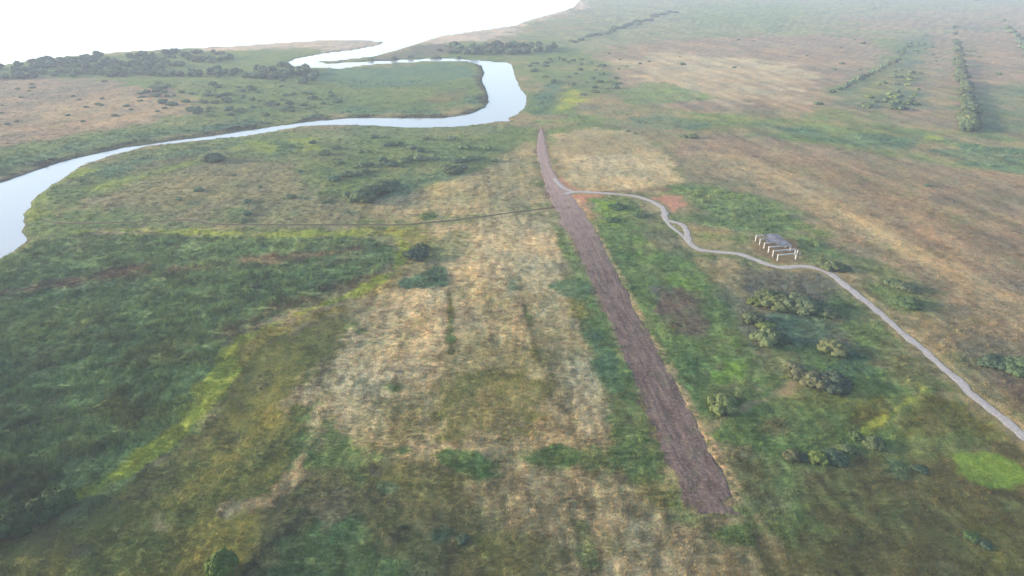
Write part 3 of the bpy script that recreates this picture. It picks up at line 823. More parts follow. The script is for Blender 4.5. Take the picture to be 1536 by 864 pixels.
def strip():
    n = 420
    Lc = curve(P(STRIP_L), 1.0); Rc = curve(P(STRIP_R), 1.0)

    def resample(c, n):
        s = np.concatenate([[0], np.cumsum(np.linalg.norm(np.diff(c, axis=0), axis=1))])
        q = np.linspace(0, s[-1], n)
        return np.stack([np.interp(q, s, c[:, 0]), np.interp(q, s, c[:, 1])], 1)
    A, B = resample(Lc, n), resample(Rc, n)
    q = np.linspace(0, 1, n) * 280
    ea = .09 * fbm(q, q * 0, 5.0, 201, 4); eb = .07 * fbm(q, q * 0 + 9, 5.0, 205, 4)
    t = np.linspace(0, 1, 56)
    tt = (0 + ea)[:, None] + t[None] * (1 + eb - ea)[:, None]
    X = A[:, 0, None] + (B - A)[:, 0, None] * tt; Y = A[:, 1, None] + (B - A)[:, 1, None] * tt
    xf, yf = X.ravel(), Y.ravel()
    # ruts run along the strip, clods across it
    Z = .05 + .06 * fbm(xf, yf, 1.5, 221, 3).reshape(X.shape) + .05 * fbm((t[None] * 14 + 0 * X).ravel(), (q[:, None] * .04 + 0 * X).ravel(), 1.0, 231, 3).reshape(X.shape) - .10 * (np.abs(t * 2 - 1) ** 10)[None]
    n0, n1 = X.shape
    ix = np.arange(n0 * n1).reshape(n0, n1)
    qd = np.stack([ix[:-1, :-1], ix[:-1, 1:], ix[1:, 1:], ix[1:, :-1]], -1)[:, :, ::-1]
    # grass bites into the margins and the near end
    wid_ = np.linalg.norm(B - A, axis=1)[:, None]
    along = np.linspace(1, 0, n)[:, None] * 290.0
    edge = np.minimum(np.minimum(t, 1 - t)[None] * wid_ * 1.5, np.minimum(along * .22 - 1.2 + .0, (290 - along) * .2))
    bite = (1.5 * fbm(xf, yf, 1.8, 241, 3) + 1.5 * fbm(xf, yf, 7.0, 251, 2)).reshape(X.shape)
    keepq = (edge > bite - 1.2)[:-1, :-1]
    qd = qd[keepq]
    me = mesh_np('earth_strip', np.stack([X.ravel(), Y.ravel(), Z.ravel()], 1), qd, True)
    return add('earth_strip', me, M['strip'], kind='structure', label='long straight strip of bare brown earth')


strip()
ribbon('gravel_path', P(PATH), 2.5, M['gravel'], .11, 9, 'pale gravel path past the ruined shed', 301, .42)
ribbon('gravel_path_fork', P(PATH_B), 1.5, M['gravel'], .105, 7, 'short fork of the gravel path', 331, .4)
ribbon('gravel_path_junction', P(PATH_C), 2.0, M['gravel'], .102, 7, 'bend where the gravel path meets the earth strip', 341)
ribbon('footpath', P(FOOT), 1.6, M['foot'], .10, 5, 'narrow trodden footpath across the meadow', 351, .5)


# ------------------------------------------------------------------ grass (stuff)
def tuft_mesh(seed, blades, rad, hgt, wid, lean):
    r = random.Random(seed)
    V, F, A = [], [], []
    for b in range(blades):
        a = r.uniform(0, 6.283); q = rad * math.sqrt(r.random())
        bx, by = q * math.cos(a), q * math.sin(a)
        h = hgt * r.uniform(.55, 1.1) * (1 - .45 * (q / rad) ** 2)
        ld = r.gauss(0, .9) + a
        lx, ly = math.cos(ld) * lean * r.uniform(.3, 1.2) * h, math.sin(ld) * lean * r.uniform(.3, 1.2) * h
        wa = r.uniform(0, 3.1416); wx, wy = math.cos(wa) * wid, math.sin(wa) * wid
        i = len(V)
        V += [(bx - wx, by - wy, -.05), (bx + wx, by + wy, -.05), (bx + lx * .5 + wx * .8, by + ly * .5 + wy * .8, h * .6),
              (bx + lx * .5 - wx * .8, by + ly * .5 - wy * .8, h * .6), (bx + lx * 1.3, by + ly * 1.3, h)]
        F += [(i, i + 1, i + 2, i + 3), (i + 3, i + 2, i + 4)]
        A += [r.uniform(.75, 1.25)] * 5
    me = bpy.data.meshes.new('grass_tuft')
    me.from_pydata(V, [], F)
    at = me.attributes.new('blade', 'FLOAT', 'POINT'); at.data.foreach_set('value', A)
    me.materials.append(M['grass'])
    return me


def grass(name, pts, tint, scl, rot, sources, label):
    me = bpy.data.meshes.new(name)
    me.vertices.add(len(pts)); me.vertices.foreach_set('co', pts.astype(np.float32).ravel())
    a = me.attributes.new('tint', 'FLOAT_COLOR', 'POINT')
    a.data.foreach_set('color', np.concatenate([tint, np.ones((len(tint), 1))], 1).astype(np.float32).ravel())
    a = me.attributes.new('scl', 'FLOAT_VECTOR', 'POINT'); a.data.foreach_set('vector', scl.astype(np.float32).ravel())
    a = me.attributes.new('turn', 'FLOAT', 'POINT'); a.data.foreach_set('value', rot.astype(np.float32))
    o = add(name, me, M['grass'], kind='stuff', label=label, category='grass')
    ng = bpy.data.node_groups.new(name, 'GeometryNodeTree')
    ng.interface.new_socket('Geometry', in_out='INPUT', socket_type='NodeSocketGeometry')
    ng.interface.new_socket('Geometry', in_out='OUTPUT', socket_type='NodeSocketGeometry')
    N = ng.nodes.new
    gi, go = N('NodeGroupInput'), N('NodeGroupOutput')
    jn = N('GeometryNodeJoinGeometry')
    for sm in sources:
        so = bpy.data.objects.new('grass_tuft', sm)      # source of the instances only, not part of the scene
        oi = N('GeometryNodeObjectInfo'); oi.inputs['Object'].default_value = so; oi.inputs['As Instance'].default_value = True
        ng.links.new(oi.outputs['Geometry'], jn.inputs[0])
    iop = N('GeometryNodeInstanceOnPoints'); iop.inputs['Pick Instance'].default_value = True
    na = N('GeometryNodeInputNamedAttribute'); na.data_type = 'FLOAT_VECTOR'; na.inputs[0].default_value = 'scl'
    nt = N('GeometryNodeInputNamedAttribute'); nt.data_type = 'FLOAT'; nt.inputs[0].default_value = 'turn'
    cx = N('ShaderNodeCombineXYZ')
    ng.links.new(nt.outputs[0], cx.inputs['Z'])
    ng.links.new(gi.outputs[0], iop.inputs['Points']); ng.links.new(jn.outputs[0], iop.inputs['Instance'])
    ng.links.new(cx.outputs[0], iop.inputs['Rotation']); ng.links.new(na.outputs[0], iop.inputs['Scale'])
    ng.links.new(iop.outputs[0], go.inputs[0])
    md = o.modifiers.new('tufts', 'NODES'); md.node_group = ng
    return o


NT_ = 230000
u = rng.uniform(-1.0, 1.0, NT_)
Y0, Y1 = 62.0, 620.0
# density falls off with distance
thr = rng.uniform(math.atan2(CAM_H, Y1), math.atan2(CAM_H, Y0), NT_)
ty = CAM_H / np.tan(thr)
tx = u * .75 * (ty * _cp + CAM_H * _sp) * 1.15
td = np.hypot(tx, ty)
tw = np.full(NT_, -1e3)
kk = np.nonzero((tx < RIVER_W[:, 0].max() + 60) & (ty > RIVER_W[:, 1].min() - 60))[0]
tw[kk] = sd_poly(tx[kk], ty[kk], RIVER_W) + .9 * fbm(tx[kk], ty[kk], 7.0, 101, 3)
ok = (tw < -1.2) & (np.minimum(d_line(tx, ty, PATH_W), np.minimum(d_line(tx, ty, PATHB_W), d_line(tx, ty, PATHC_W))) > 1.5) & (d_line(tx, ty, FOOT_W) > 1.5)
st_ = sd_poly(tx, ty, STRIP_W)
st_ = st_ - .3 - 1.3 * fbm(tx, ty, 3.0, 261, 3)
ok &= (st_ < -.3) | (rng.random(NT_) < .28)
tx, ty, td, st_ = tx[ok], ty[ok], td[ok], st_[ok]
tc, thh = paint(tx, ty)
inst = st_ > -.3
# grass from the verges leans over the margins of the strip
raw = sd_poly(tx, ty, STRIP_W)
ovr = np.nonzero((raw > -1.0) & ~inst)[0]
c0 = P([(962, 520)])[0]
sgn = np.sign((tx[ovr] - c0[0]) * STRIPN[0] + (ty[ovr] - c0[1]) * STRIPN[1])
tc[ovr], thh[ovr] = paint(tx[ovr] + sgn * STRIPN[0] * 5.0, ty[ovr] + sgn * STRIPN[1] * 5.0)
thh[ovr] = np.clip(thh[ovr], .2, .5)
pick = rng.integers(0, 5, inst.sum())
tc[inst] = lin(np.array([(112, 96, 84), (140, 118, 104), (150, 134, 112), (104, 104, 78), (88, 74, 70)])[pick]) * ALB * rng.uniform(.7, 1.3, (inst.sum(), 1)); thh[inst] = .12
keep = thh > .045
tx, ty, td, tc, thh = tx[keep], ty[keep], td[keep], tc[keep], thh[keep]
tz = height(tx, ty)
n = len(tx)
tc = tc * (1 + rng.normal(0, .19, n) * np.where(thh < .28, .5, 1.0)).clip(.4, 1.8)[:, None]
grow = np.clip(td / 170.0, .75, 2.6)
hs = thh * np.where(thh < .28, .4, np.where(thh < .62, .68, .85)) * rng.lognormal(0, .40, n) * np.clip(1 + np.where(thh > .62, 1.0, .6) * fbm(tx, ty, 3.0, 401, 2), .35, 2.1)
ws = np.clip(.42 * grow * rng.lognormal(0, .25, n), .2, 1.8)
turn = rng.uniform(0, 6.28, n)
tall = thh > .62
src_g = [tuft_mesh(s, 22, 1.0, 1.0, .055, .55) for s in range(4)]
src_r = [tuft_mesh(s + 40, 26, 1.0, 1.0, .05, .3) for s in range(4)]
PTS = np.stack([tx, ty, tz], 1)
SC = np.stack([ws, ws, hs * 1.15], 1)
for nm, mk, src, lb in (('meadow_grass', ~tall, src_g, 'dry and green grass tussocks covering the meadow'),
                        ('reed_bed', tall, src_r, 'tall dark green reeds and weeds of the marsh')):
    grass(nm, PTS[mk], tc[mk], SC[mk], turn[mk], src, lb)


# ------------------------------------------------------------------ shrubs and trees
def crown_mesh(name, seed, leaves, size, squash, lobes, trunk_h=0.0):
    """lumpy leafy crown of about unit radius standing on z = 0, bottom at trunk_h"""
    r = np.random.default_rng(seed)
    cen = []
    for k in range(lobes):
        a = 2.4 * k + r.uniform(-.4, .4)
        q = .75 * math.sqrt(r.random()) if k else 0
        cen.append((0, 0, .34 * squash + trunk_h, .64) if k == 0 else (q * math.cos(a), q * math.sin(a), (.16 + .52 * math.sqrt(max(0, 1 - (q / .8) ** 2)) * r.uniform(.55, 1.05)) * squash + trunk_h, r.uniform(.24, .40)))
    cen = np.array(cen)
    V, F, A = [], [], []
    # leafy core of each lobe
    bm = bmesh.new(); bmesh.ops.create_icosphere(bm, subdivisions=2, radius=1)
    iv = np.array([v.co[:] for v in bm.verts]); bm.faces.ensure_lookup_table()
    itf = [[v.index for v in f.verts] for f in bm.faces]; bm.free()
    for cx, cy, cz, cr in cen:
        b = len(V)
        w = iv * (cr * .93) * (1 + r.uniform(-.2, .2, (len(iv), 1)))
        w[:, 2] *= .9 if cr < .6 else .75 * squash
        w += (cx, cy, cz)
        w[:, 2] = np.maximum(w[:, 2], trunk_h * .6)
        V += [tuple(q) for q in w]; A += [.42] * len(iv)
        F += [[q + b for q in f] for f in itf]
    for k in range(leaves):
        cx, cy, cz, cr = cen[r.integers(len(cen))]
        d = r.normal(size=3); d[2] = d[2] * .8 + .25; d /= np.linalg.norm(d)
        p = np.array((cx, cy, cz)) + d * cr * r.uniform(.92, 1.08) * (1, 1, .92)
        if p[2] < trunk_h * .6 + .02: p[2] = trunk_h * .6 + r.uniform(.02, .2)
        nn = d + r.normal(size=3) * .42; nn /= np.linalg.norm(nn)
        ta = np.cross(nn, r.normal(size=3)); ta /= np.linalg.norm(ta) + 1e-9
        tb = np.cross(nn, ta)
        s = size * r.uniform(.6, 1.3)
        b = len(V)
        for ca, cb in ((-1, -.15), (0, -.6), (1, .1), (.05, .65)):
            V.append(tuple(p + ta * ca * s + tb * cb * s))
        F.append((b, b + 1, b + 2, b + 3)); A += [float(np.clip(r.normal(.5, .33), 0, 1))] * 4
    me = bpy.data.meshes.new(name); me.from_pydata(V, [], F)
    at = me.attributes.new('blade', 'FLOAT', 'POINT'); at.data.foreach_set('value', A)
    me.materials.append(M['leaf'])
    return me


def stem_mesh(name, seed, h, spread, n, rad):
    """several tapered stems from one root"""
    r = random.Random(seed)
    bm = bmesh.new()
    for k in range(n):
        a = 6.283 * k / n + r.uniform(-.4, .4)
        tip = Vector((math.cos(a) * spread * r.uniform(.6, 1), math.sin(a) * spread * r.uniform(.6, 1), h * r.uniform(.8, 1.1)))
        base = Vector((math.cos(a) * rad, math.sin(a) * rad, -.15))
        mid = base.lerp(tip, .5) + Vector((0, 0, h * .12))
        rings = []
        for p, q in ((base, rad), (mid, rad * .6), (tip, rad * .2)):
            rings.append([bm.verts.new(p + Vector((math.cos(t * 1.2566) * q, math.sin(t * 1.2566) * q, 0))) for t in range(5)])
        for A_, B_ in zip(rings, rings[1:]):
            for t in range(5):
                bm.faces.new((A_[t], A_[(t + 1) % 5], B_[(t + 1) % 5], B_[t]))
    me = bpy.data.meshes.new(name); bm.to_mesh(me); bm.free()
    me.materials.append(M['wood'])
    return me


def joined(name, crown, stem):
    bm = bmesh.new(); bm.from_mesh(crown); nf = len(bm.faces)
    bm.from_mesh(stem)
    bm.faces.ensure_lookup_table()
    for f in bm.faces[nf:]: f.material_index = 1
    me = bpy.data.meshes.new(name); bm.to_mesh(me); bm.free()
    me.materials.append(M['leaf']); me.materials.append(M['wood'])
    return me


NEAR_C = [crown_mesh('shrub_crown', 10 + k, 1000, .085, .95, 24 + k % 4) for k in range(5)]
NEAR_S = [stem_mesh('shrub_stem', 20 + k, .7, .45, 4, .05) for k in range(3)]
FAR_SHRUB = [joined('shrub', crown_mesh('c', 30 + k, 260, .13, .85, 10), stem_mesh('s', 30 + k, .6, .35, 3, .05)) for k in range(5)]
FAR_TREE = [joined('tree', crown_mesh('c', 50 + k, 320, .13, 1.1, 13, .10), stem_mesh('s', 60 + k, 1.1, .35, 3, .06)) for k in range(6)]
n_things = 0


def on_ground(px, py):
    g = G(px, py)
    return float(g[0]), float(g[1])


def shrub(px, py, wpx, label, tint=(1, 1, 1), tall=1.0, near=True, group=None, name='shrub', cat='shrub', mesh=None):
    """a shrub whose foot is seen at (px, py) and which is wpx photo pixels wide"""
    global n_things
    x, y = on_ground(px, py)
    r = wpx / 2 / scale_at(py) * (1.5 if near else 1.12)
    z = float(height(x, y)[0]) - .05
    ang = random.uniform(0, 6.28)
    k = n_things; n_things += 1
    sc = (r * random.uniform(.94, 1.06), r * random.uniform(.94, 1.06), r * tall * (.78 if near else 1))
    if near:
        o = bpy.data.objects.new(name, None); col.objects.link(o)
        o.empty_display_size = .5
        c = add('crown', NEAR_C[k % 5], None, o); s = add('stem', NEAR_S[k % 3], None, o)
        c.color = (*[q * .98 for q in tint], 1)
    else:
        o = add(name, (mesh or FAR_SHRUB)[k % len(mesh or FAR_SHRUB)])
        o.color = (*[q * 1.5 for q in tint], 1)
    o.location = (x, y, z); o.rotation_euler = (0, 0, ang); o.scale = sc
    o['label'] = label; o['category'] = cat
    if group: o['group'] = group
    return o


PALE, YEL, DARK, MID, BLUE, RUST = (.98, 1.0, .88), (1.25, 1.3, .7), (.5, .62, .7), (.8, .88, .8), (.65, .82, .88), (1.05, .88, .88)
# singular shrubs near the path and the shed
S = shrub
S(336, 858, 34, 'tall rounded green shrub alone on the olive slope, lit yellow on one side', (.75, .9, .42), 2.1)
S(383, 431, 14, 'small grey shrub alone in the middle of the green marsh', (1, 1, 1), .9)
S(624, 386, 26, 'dark shrub at the tip of the green marsh by the dry field', DARK, .9)
S(632, 374, 18, 'small shrub behind the dark one at the tip of the marsh', MID, .9)
S(1246, 402, 24, 'pale shrub between the ruined shed and the gravel path bend', PALE, .95)
S(1262, 404, 18, 'darker low shrub beside the pale one at the path bend', MID, .7)
S(1341, 428, 20, 'round shrub of the pair beyond the gravel path, nearer the shed', MID, .8)
S(1357, 434, 22, 'round shrub of the pair beyond the gravel path, farther from the shed', (1, 1, .95), .8)
S(1362, 458, 28, 'wide low dark green shrub alone beyond the gravel path', (.75, .95, .7), .65)
S(1132, 455, 17, 'small bright green shrub at the end of the shrub row', YEL, .9)
S(1128, 482, 25, 'pale round shrub beside the hollow below the shrub row', PALE, 1.0)
S(1146, 490, 24, 'low yellow-green shrub between two pale round shrubs', YEL, .55)
S(1150, 513, 32, 'large pale round shrub beside a dark green one', PALE, 1.0)
S(1172, 511, 20, 'dark green shrub in the lee of a large pale one', DARK, .9)
S(1248, 526, 30, 'lone golden-topped shrub in the green hollow by the path', (1.4, 1.25, 1.0), .85)
S(1190, 552, 18, 'small tan shrub above the large grey thorn', RUST, .8)
S(1200, 566, 24, 'tan shrub leaning against the large grey thorn', RUST, .9)
S(1226, 577, 34, 'rust-tinged half of the large grey thorn thicket', RUST, .95)
S(1248, 580, 40, 'dark bluish half of the large grey thorn thicket', (.6, .68, .85), .85)
S(1083, 610, 32, 'domed olive shrub beside the earth strip', (1.2, 1.2, .85), .9)
S(1187, 688, 20, 'round tan shrub at the west end of the ditch hedge', RUST, 1.1)
S(1206, 688, 16, 'dark low shrub in the ditch hedge beside the round tan one', DARK, .7)
S(1226, 690, 21, 'bright green shrub standing up in the ditch hedge', YEL, 1.1)
S(1251, 688, 26, 'low bluish shrub in the middle of the ditch hedge', BLUE, .7)
S(1283, 656, 14, 'small green shrub at the end of the yellow grass bank', (1, 1.2, .8), .9)
S(1311, 668, 24, 'grey domed shrub at the foot of the yellow grass bank', PALE, .8)
S(1270, 676, 16, 'small grey-green shrub just above the ditch hedge', MID, .7)
S(1494, 548, 36, 'dark shrub in the field beyond the gravel path', DARK, .6)
S(1526, 556, 40, 'broad green-grey shrub at the field edge beyond the gravel path', (.8, .95, .85), .75)
S(1470, 546, 20, 'flat brown shrub beside the dark one beyond the path', RUST, .5)
S(1455, 806, 16, 'tiny bright shrub in the brown heath', (.6, .8, .5), .6)
S(1478, 818, 14, 'tiny dark tussock shrub in the brown heath', DARK, .6)
S(1380, 705, 16, 'grey tussock shrub in the heath by the bright green oval', BLUE, .5)
S(945, 432, 10, 'small round shrub at the sandy edge of the earth strip', (.9, 1.1, .8), .8)
S(927, 312, 20, 'flat dark shrub on bright green grass beside the earth strip', (.6, .9, .65), .45)
S(920, 331, 18, 'low green shrub farther down the bright green grass', (.6, .9, .65), .4)
S(962, 324, 16, 'low dark shrub above the fork of the gravel path', (.6, .8, .65), .45)
S(694, 810, 15, 'small dark weed clump in the brown foreground grass', DARK, .6)
# the row of pale willows below the path
for px, py, w, t, tl, lb in ((1157, 450, 30, PALE, .8, 'olive-topped shrub at one end of the row below the path'), (1162, 458, 26, (1.3, 1.25, 1), .9, 'bright-topped round shrub near the end of the row below the path'),
                             (1180, 459, 30, PALE, .8, 'second pale shrub of the row below the path'), (1200, 461, 36, (1.1, 1.12, 1.1), .85, 'widest grey-green shrub of the row below the path'),
                             (1208, 464, 26, RUST, .6, 'rust-grey shrub in front of the row below the path'), (1221, 464, 26, BLUE, .8, 'bluish-green shrub of the row below the path'),
                             (1240, 471, 19, PALE, .9, 'small round shrub just off the end of the row')):
    S(px, py + 1, w * 1.18, lb, t, tl * 1.05)
# hedge on the left margin
for k, (px, py) in enumerate(((-14, 812), (8, 800), (30, 789), (50, 779), (70, 770), (86, 762))):
    S(px, py, 40, ('outermost', 'second', 'third', 'fourth', 'fifth', 'last')[k] + ' dense dark shrub of the short hedge leading up to the yellow bank', (.40, .52, .36), 1.25, group='shrubs of the short hedge on the marsh edge', name='hedge_shrub')
# scrub on the meadow inside the river bend
MEADOW = [(545, 300, 24), (560, 291, 22), (574, 284, 20), (590, 277, 15), (521, 294, 17), (527, 302, 10), (500, 270, 17), (519, 264, 17), (533, 262, 15), (549, 257, 13), (540, 249, 15), (553, 247, 12),
          (577, 246, 12), (589, 248, 15), (604, 243, 15), (614, 239, 13), (629, 239, 16), (649, 238, 13), (668, 250, 13), (681, 257, 20), (692, 252, 15), (686, 243, 16), (703, 240, 16), (716, 237, 13),
          (740, 241, 12), (572, 240, 12), (582, 218, 14), (598, 216, 12), (618, 222, 12), (629, 227, 14), (486, 231, 15), (510, 245, 10), (495, 300, 8), (486, 303, 9), (436, 296, 13), (362, 331, 12), (369, 321, 12), (371, 303, 10),
          (299, 285, 12), (269, 299, 9), (322, 240, 19), (120, 271, 8), (676, 208, 12), (698, 222, 14), (733, 224, 12), (505, 222, 12), (470, 214, 10), (540, 228, 10), (560, 206, 10), (640, 208, 9), (350, 262, 7), (390, 280, 6), (450, 256, 6), (520, 318, 7)]
for px, py, w in MEADOW:
    big = py > 270 and 540 < px < 600
    ti = random.choice([MID, BLUE, (.8, .95, .8), (1, 1, 1)])
    S(px + random.uniform(-1, 1), py + 1, w * 1.25, ('small ' if w < 11 else 'large ' if w > 15 else 'middling ') + {MID: 'grey-green', BLUE: 'bluish', (1, 1, 1): 'pale'}.get(ti, 'green') + ' willow shrub of the scrub ' + ('nearer the river' if py < 240 else 'nearer the footpath'), ti,
      random.uniform(.75, 1.0) * (1.15 if big else .9), near=w > 18, group='willow scrub inside the river bend', name='willow_shrub')
Z_ = lambda a: [tuple(q) for q in a]


def in_poly(poly):
    xs_ = [p[0] for p in poly]; ys_ = [p[1] for p in poly]
    while True:
        x, y = random.uniform(min(xs_), max(xs_)), random.uniform(min(ys_), max(ys_))
        c = False
        for (ax, ay), (bx, by) in zip(poly, poly[1:] + poly[:1]):
            if (ay > y) != (by > y) and x < (bx - ax) * (y - ay) / (by - ay) + ax: c = not c
        if c: return x, y


def wet_at(px, py):
    g = G(px, py)
    x, y = np.array([g[0]]), np.array([g[1]])
    return max(sd_poly(x, y, RIVER_W)[0], sd_poly(x, y, SEA_W)[0]) > -4


def scatter(poly, n, wm, label, group, name, cat, tints, tall=(.8, 1.0), mesh=None, sides=('', '')):
    for _ in range(n):
        for _t in range(20):
            px, py = in_poly(poly)
            if not wet_at(px, py): break
        else:
            continue
        w = random.uniform(*wm) * scale_at(py)
        ti = random.choice(tints)
        lb = label
        if '{}' in label:
            mid = sum(p[1] for p in poly) / len(poly)
            size = 'small' if w / scale_at(py) < wm[0] + .33 * (wm[1] - wm[0]) else 'broad' if w / scale_at(py) > wm[0] + .67 * (wm[1] - wm[0]) else 'middling'
            lb = label.format(size + ' ' + TONE.get(ti, 'grey-green'), sides[0] if py < mid else sides[1])
        S(px, py, w, lb, ti, random.uniform(*tall), False, group, name, cat, mesh)


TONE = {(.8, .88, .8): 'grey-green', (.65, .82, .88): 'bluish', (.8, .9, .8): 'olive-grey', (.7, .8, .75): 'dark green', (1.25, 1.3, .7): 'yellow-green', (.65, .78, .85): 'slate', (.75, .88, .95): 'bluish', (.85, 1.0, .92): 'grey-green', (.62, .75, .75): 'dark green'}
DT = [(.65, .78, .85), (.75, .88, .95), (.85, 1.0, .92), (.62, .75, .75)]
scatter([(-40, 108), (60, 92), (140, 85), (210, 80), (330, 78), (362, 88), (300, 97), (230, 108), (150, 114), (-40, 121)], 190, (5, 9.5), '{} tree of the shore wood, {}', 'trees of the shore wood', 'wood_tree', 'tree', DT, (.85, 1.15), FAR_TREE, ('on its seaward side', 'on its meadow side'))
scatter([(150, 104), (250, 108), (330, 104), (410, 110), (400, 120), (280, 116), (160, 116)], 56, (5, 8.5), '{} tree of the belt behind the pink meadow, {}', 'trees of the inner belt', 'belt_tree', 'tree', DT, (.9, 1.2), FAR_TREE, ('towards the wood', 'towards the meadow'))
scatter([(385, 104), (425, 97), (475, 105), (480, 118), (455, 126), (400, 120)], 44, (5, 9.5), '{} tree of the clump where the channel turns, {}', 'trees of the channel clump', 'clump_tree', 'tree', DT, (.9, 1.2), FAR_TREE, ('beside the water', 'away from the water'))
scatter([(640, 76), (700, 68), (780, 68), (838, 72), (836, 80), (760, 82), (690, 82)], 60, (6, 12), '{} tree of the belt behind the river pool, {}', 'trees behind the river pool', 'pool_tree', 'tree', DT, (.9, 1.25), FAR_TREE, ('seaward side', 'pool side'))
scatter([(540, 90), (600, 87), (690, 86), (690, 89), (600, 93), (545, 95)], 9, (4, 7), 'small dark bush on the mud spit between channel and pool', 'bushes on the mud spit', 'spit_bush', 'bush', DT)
SH = [MID, BLUE, (.8, .9, .8), (.7, .8, .75)]
scatter([(180, 125), (400, 128), (480, 130), (520, 150), (440, 172), (300, 180), (230, 160)], 90, (3.5, 8), '{} low shrub on the far river bank, {}', 'shrubs on the far river bank', 'bank_shrub', 'shrub', SH, (.6, .85), None, ('nearer the wood', 'nearer the river'))
scatter([(0, 125), (160, 122), (240, 140), (250, 165), (120, 190), (0, 205)], 26, (2.5, 5), '{} bush dotted over the pink meadow beyond the river, {}', 'bushes on the pink meadow', 'meadow_bush', 'bush', SH, (.55, .8), None, ('wood side', 'river side'))
scatter([(790, 90), (860, 84), (930, 105), (935, 140), (870, 145), (800, 112)], 44, (3.5, 8), '{} shrub beside the river pool, {}', 'shrubs beside the river pool', 'poolside_shrub', 'shrub', SH, (.6, .85), None, ('near the tree belt', 'near the yellow patch'))
for px, py, w in ((930, 90, 5), (914, 81, 5), (928, 104, 5), (960, 96, 7), (974, 93, 5), (1024, 97, 9), (1101, 102, 8), (1184, 85, 6), (1210, 84, 5), (1263, 96, 8), (1251, 105, 8), (1295, 66, 9), (1130, 62, 5), (1290, 105, 6), (1228, 157, 13), (1246, 171, 6), (1108, 60, 6), (940, 100, 4), (1020, 86, 4), (1191, 68, 4), (1260, 72, 5), (1282, 60, 5)):
    ti = random.choice(SH)
    S(px, py, w, ('tiny ' if w < 5.5 else 'small ' if w < 8 else 'larger ') + TONE[ti] + ' bush dotted over the pale dry field', ti, .75, False, 'bushes on the dry field', 'field_bush', 'bush')
for k in range(62):
    t = (k + random.uniform(-.3, .3)) / 61
    t = max(0, t) ** .62
    px, py = 1430 + 27 * t, 42 + 154 * t
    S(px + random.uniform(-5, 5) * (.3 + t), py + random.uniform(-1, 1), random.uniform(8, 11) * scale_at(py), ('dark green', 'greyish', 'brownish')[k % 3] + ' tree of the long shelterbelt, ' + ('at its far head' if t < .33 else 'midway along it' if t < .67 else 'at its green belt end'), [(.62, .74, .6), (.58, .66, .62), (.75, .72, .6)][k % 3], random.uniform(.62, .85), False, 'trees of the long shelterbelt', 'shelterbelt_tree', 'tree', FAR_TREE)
for k in range(22):
    t = (k / 21) ** .7
    px, py = 1505 + 70 * t, 32 + 90 * t
    S(px + random.uniform(-3, 3), py, random.uniform(9, 12) * scale_at(py), 'tree of the second, shorter shelterbelt', random.choice(DT), random.uniform(.6, .85), False, 'trees of the short shelterbelt', 'shelterbelt_tree', 'tree', FAR_TREE)
for k in range(30):
    t = k / 29
    px, py = (1246 + (1345 - 1246) * t / .7, 140 - 48 * t / .7) if t < .7 else (1345 + 20 * (t - .7) / .3, 92 - 28 * (t - .7) / .3)
    S(px + random.uniform(-3, 3), py + random.uniform(-1.5, 1.5), random.uniform(4.5, 8) * scale_at(py), ('large' if k % 3 == 0 else 'low' if k % 3 == 1 else 'rounded') + ' shrub of the slanting overgrown ditch, ' + ('at its dry field end' if t < .35 else 'midway along it' if t < .7 else 'where it bends away'), (SH + DT)[k % 8], random.uniform(.8, 1.05), False, 'shrubs along the slanting ditch', 'ditch_shrub', 'shrub')
scatter([(1290, 150), (1330, 110), (1360, 98), (1385, 112), (1375, 150), (1390, 162), (1340, 166), (1290, 160)], 46, (3.5, 7.5), '{} shrub of the scrub beside the shelterbelt, {}', 'shrubs beside the shelterbelt', 'scrub_shrub', 'shrub', SH + [YEL], (.65, .95), None, ('seaward half', 'green belt half'))
scatter([(1340, 50), (1400, 50), (1400, 90), (1345, 92)], 14, (4, 8), 'dark bush of the thin scatter before the shelterbelt head', 'bushes before the shelterbelt head', 'field_bush', 'bush', DT, (.7, .9))
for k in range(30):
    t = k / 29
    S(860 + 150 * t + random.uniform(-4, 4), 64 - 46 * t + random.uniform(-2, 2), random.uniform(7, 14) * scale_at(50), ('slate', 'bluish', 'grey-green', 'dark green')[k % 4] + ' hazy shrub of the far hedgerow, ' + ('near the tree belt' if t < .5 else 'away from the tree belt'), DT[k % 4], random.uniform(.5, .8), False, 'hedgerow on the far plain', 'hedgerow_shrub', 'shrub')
for px, py, w, lb in ((1040, 207, 17, 'wide dark shrub beside the winding green belt'), (1026, 206, 13, 'smaller dark shrub by the wide one at the green belt'), (942, 197, 8, 'small shrub at the head of the pale dry field'), (954, 201, 7, 'low shrub at the rim of the pale dry field'),
                      (1391, 279, 11, 'lone dark bush in the wide brown field'), (1245, 211, 8, 'small bush in the green belt hollow'), (1256, 224, 7, 'low bush just below the green belt'), (1404, 92, 5, 'isolated bush on the grey strip by the shelterbelt'),
                      (1498, 112, 11, 'lone round bush between the two shelterbelts'), (1469, 86, 7, 'tiny bush beside the long shelterbelt'), (1310, 14, 9, 'faint lone bush on the far plain'), (1465, 2, 9, 'faintest bush on the farthest plain')):
    S(px, py, w, lb, random.choice(SH), .7, False)


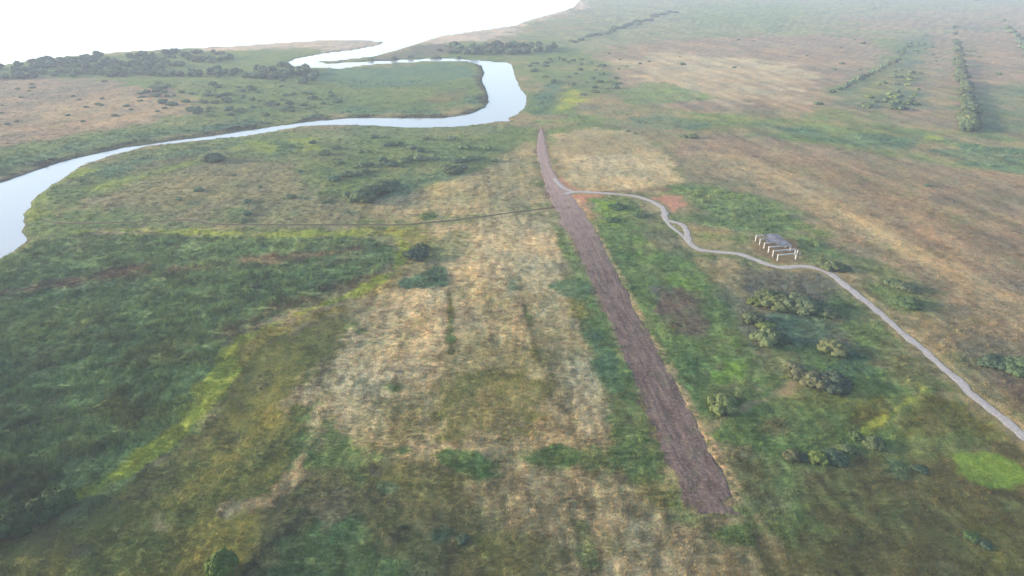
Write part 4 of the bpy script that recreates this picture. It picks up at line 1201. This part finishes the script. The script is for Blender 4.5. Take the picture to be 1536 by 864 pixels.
# ------------------------------------------------------------------ ruined shed
def box(name, size, mat, parent, loc, rot=(0, 0, 0), seed=0, jag=.0):
    bm = bmesh.new()
    bmesh.ops.create_cube(bm, size=1)
    for v in bm.verts:
        v.co = Vector((v.co.x * size[0], v.co.y * size[1], v.co.z * size[2]))
    if jag:
        r = random.Random(seed)
        for v in bm.verts: v.co += Vector((r.uniform(-jag, jag), r.uniform(-jag, jag), r.uniform(-jag, jag) * .3))
    bmesh.ops.bevel(bm, geom=bm.edges[:], offset=min(size) * .08, segments=1, affect='EDGES')
    me = bpy.data.meshes.new(name); bm.to_mesh(me); bm.free()
    me.materials.append(mat)
    o = bpy.data.objects.new(name, me); col.objects.link(o); o.parent = parent
    o.location = loc; o.rotation_euler = rot
    return o


fl = [G(1133.4, 361.9), G(1165.9, 391.0)]          # feet of the first and the last post on the lit side
ax = (fl[1] - fl[0]); span = float(np.linalg.norm(ax)); ax /= span
right4 = G(1185.6, 377.2) - G(1153.0, 379.4)
wdir = right4 / np.linalg.norm(right4)
width = float(np.linalg.norm(right4))
print('shed span', span, 'width', width, 'angle', math.degrees(math.acos(float(ax @ wdir))))
shed = bpy.data.objects.new('ruined_shed', None); col.objects.link(shed)
shed.location = (float(fl[0][0]), float(fl[0][1]), 0)
# local frame: x across the shed, y from the first to the last frame
ang = math.atan2(wdir[1], wdir[0])
shed.rotation_euler = (0, 0, ang)
ry = np.array([-wdir[1], wdir[0]])
shed['label'] = 'ruined open shed of pale concrete portal frames with a half-fallen grey roof'
shed['category'] = 'shed'
loc = lambda k: (float(ax @ wdir) * span * k / 5, float(ax @ ry) * span * k / 5)
PH, BW = 2.05, .36
fr = []
for k in range(6):
    ox, oy = loc(k)
    wk = width * (.82 if k == 5 else 1.0)
    beam = box('portal_beam', (wk + BW, .45, .42), M['concrete'], shed, (ox + wk / 2, oy, PH + .21), (0, 0, 0), k, .03)
    for sgn in (0, 1):
        p = box('post', (BW, .45, PH), M['concrete'], beam, (0, 0, 0), (0, 0, 0), k * 2 + sgn, .02)
        p.location = ((-.5 + sgn) * wk, 0, -.21 - PH / 2 - .004)
rr = random.Random(5)
for bay in range(3):
    ox, oy = loc(bay); ox2, oy2 = loc(bay + 1)
    bl = math.hypot(ox2 - ox, oy2 - oy); ba = math.atan2(oy2 - oy, ox2 - ox)
    nsl = 7
    first = {0: 2, 1: 1, 2: 2}[bay]
    for q in range(first, nsl):
        wx = width / nsl
        cxp = (ox + ox2) / 2 + wx * (q + .5); cyp = (oy + oy2) / 2
        if (bay, q) == (2, 2): continue
        tilt = 0
        dz = rr.uniform(0, .05)
        if q == first: tilt, dz = rr.uniform(-.10, -.05), .02
        s = box('roof_slab', (bl - .03, wx * .96, .12), M['slab'], shed, (cxp, cyp, PH + .505 + dz), (tilt, rr.uniform(-.006, .006), ba + rr.uniform(-.012, .012)), rr.randint(0, 99), .05)
# broken concrete posts standing beside it
for px, py, h, lb in ((1196, 381, 1.6, 'broken concrete post stump beside the far end of the ruined shed'), (1199.5, 383, 1.1, 'shorter concrete stump next to the broken post by the shed')):
    x, y = on_ground(px, py)
    o = box('concrete_post', (.35, .35, h + .3), M['concrete'], None, (x, y, h / 2 - .15), (R(3), R(2), .4), 3, .05)
    o['label'] = lb; o['category'] = 'post'; o['group'] = 'broken posts by the shed'

# ------------------------------------------------------------------ haze
def haze():
    bm = bmesh.new(); bmesh.ops.create_cube(bm, size=1)
    lo, hi = Vector((-9600, -400, -5.5)), Vector((9600, 9400, 104))
    for v in bm.verts:
        v.co = Vector((lo[i] if v.co[i] < 0 else hi[i] for i in range(3)))
    me = bpy.data.meshes.new('haze'); bm.to_mesh(me); bm.free()
    t = NT('haze_air')
    v = t.n('ShaderNodeVolumePrincipled')
    v.inputs['Color'].default_value = (.68, .76, 1.0, 1)
    v.inputs['Density'].default_value = .00025
    v.inputs['Anisotropy'].default_value = .1
    t.l(v.outputs[0], t.out.inputs['Volume'])
    add('haze', me, t.m, kind='stuff', label='pale even haze over the whole plain')


haze()
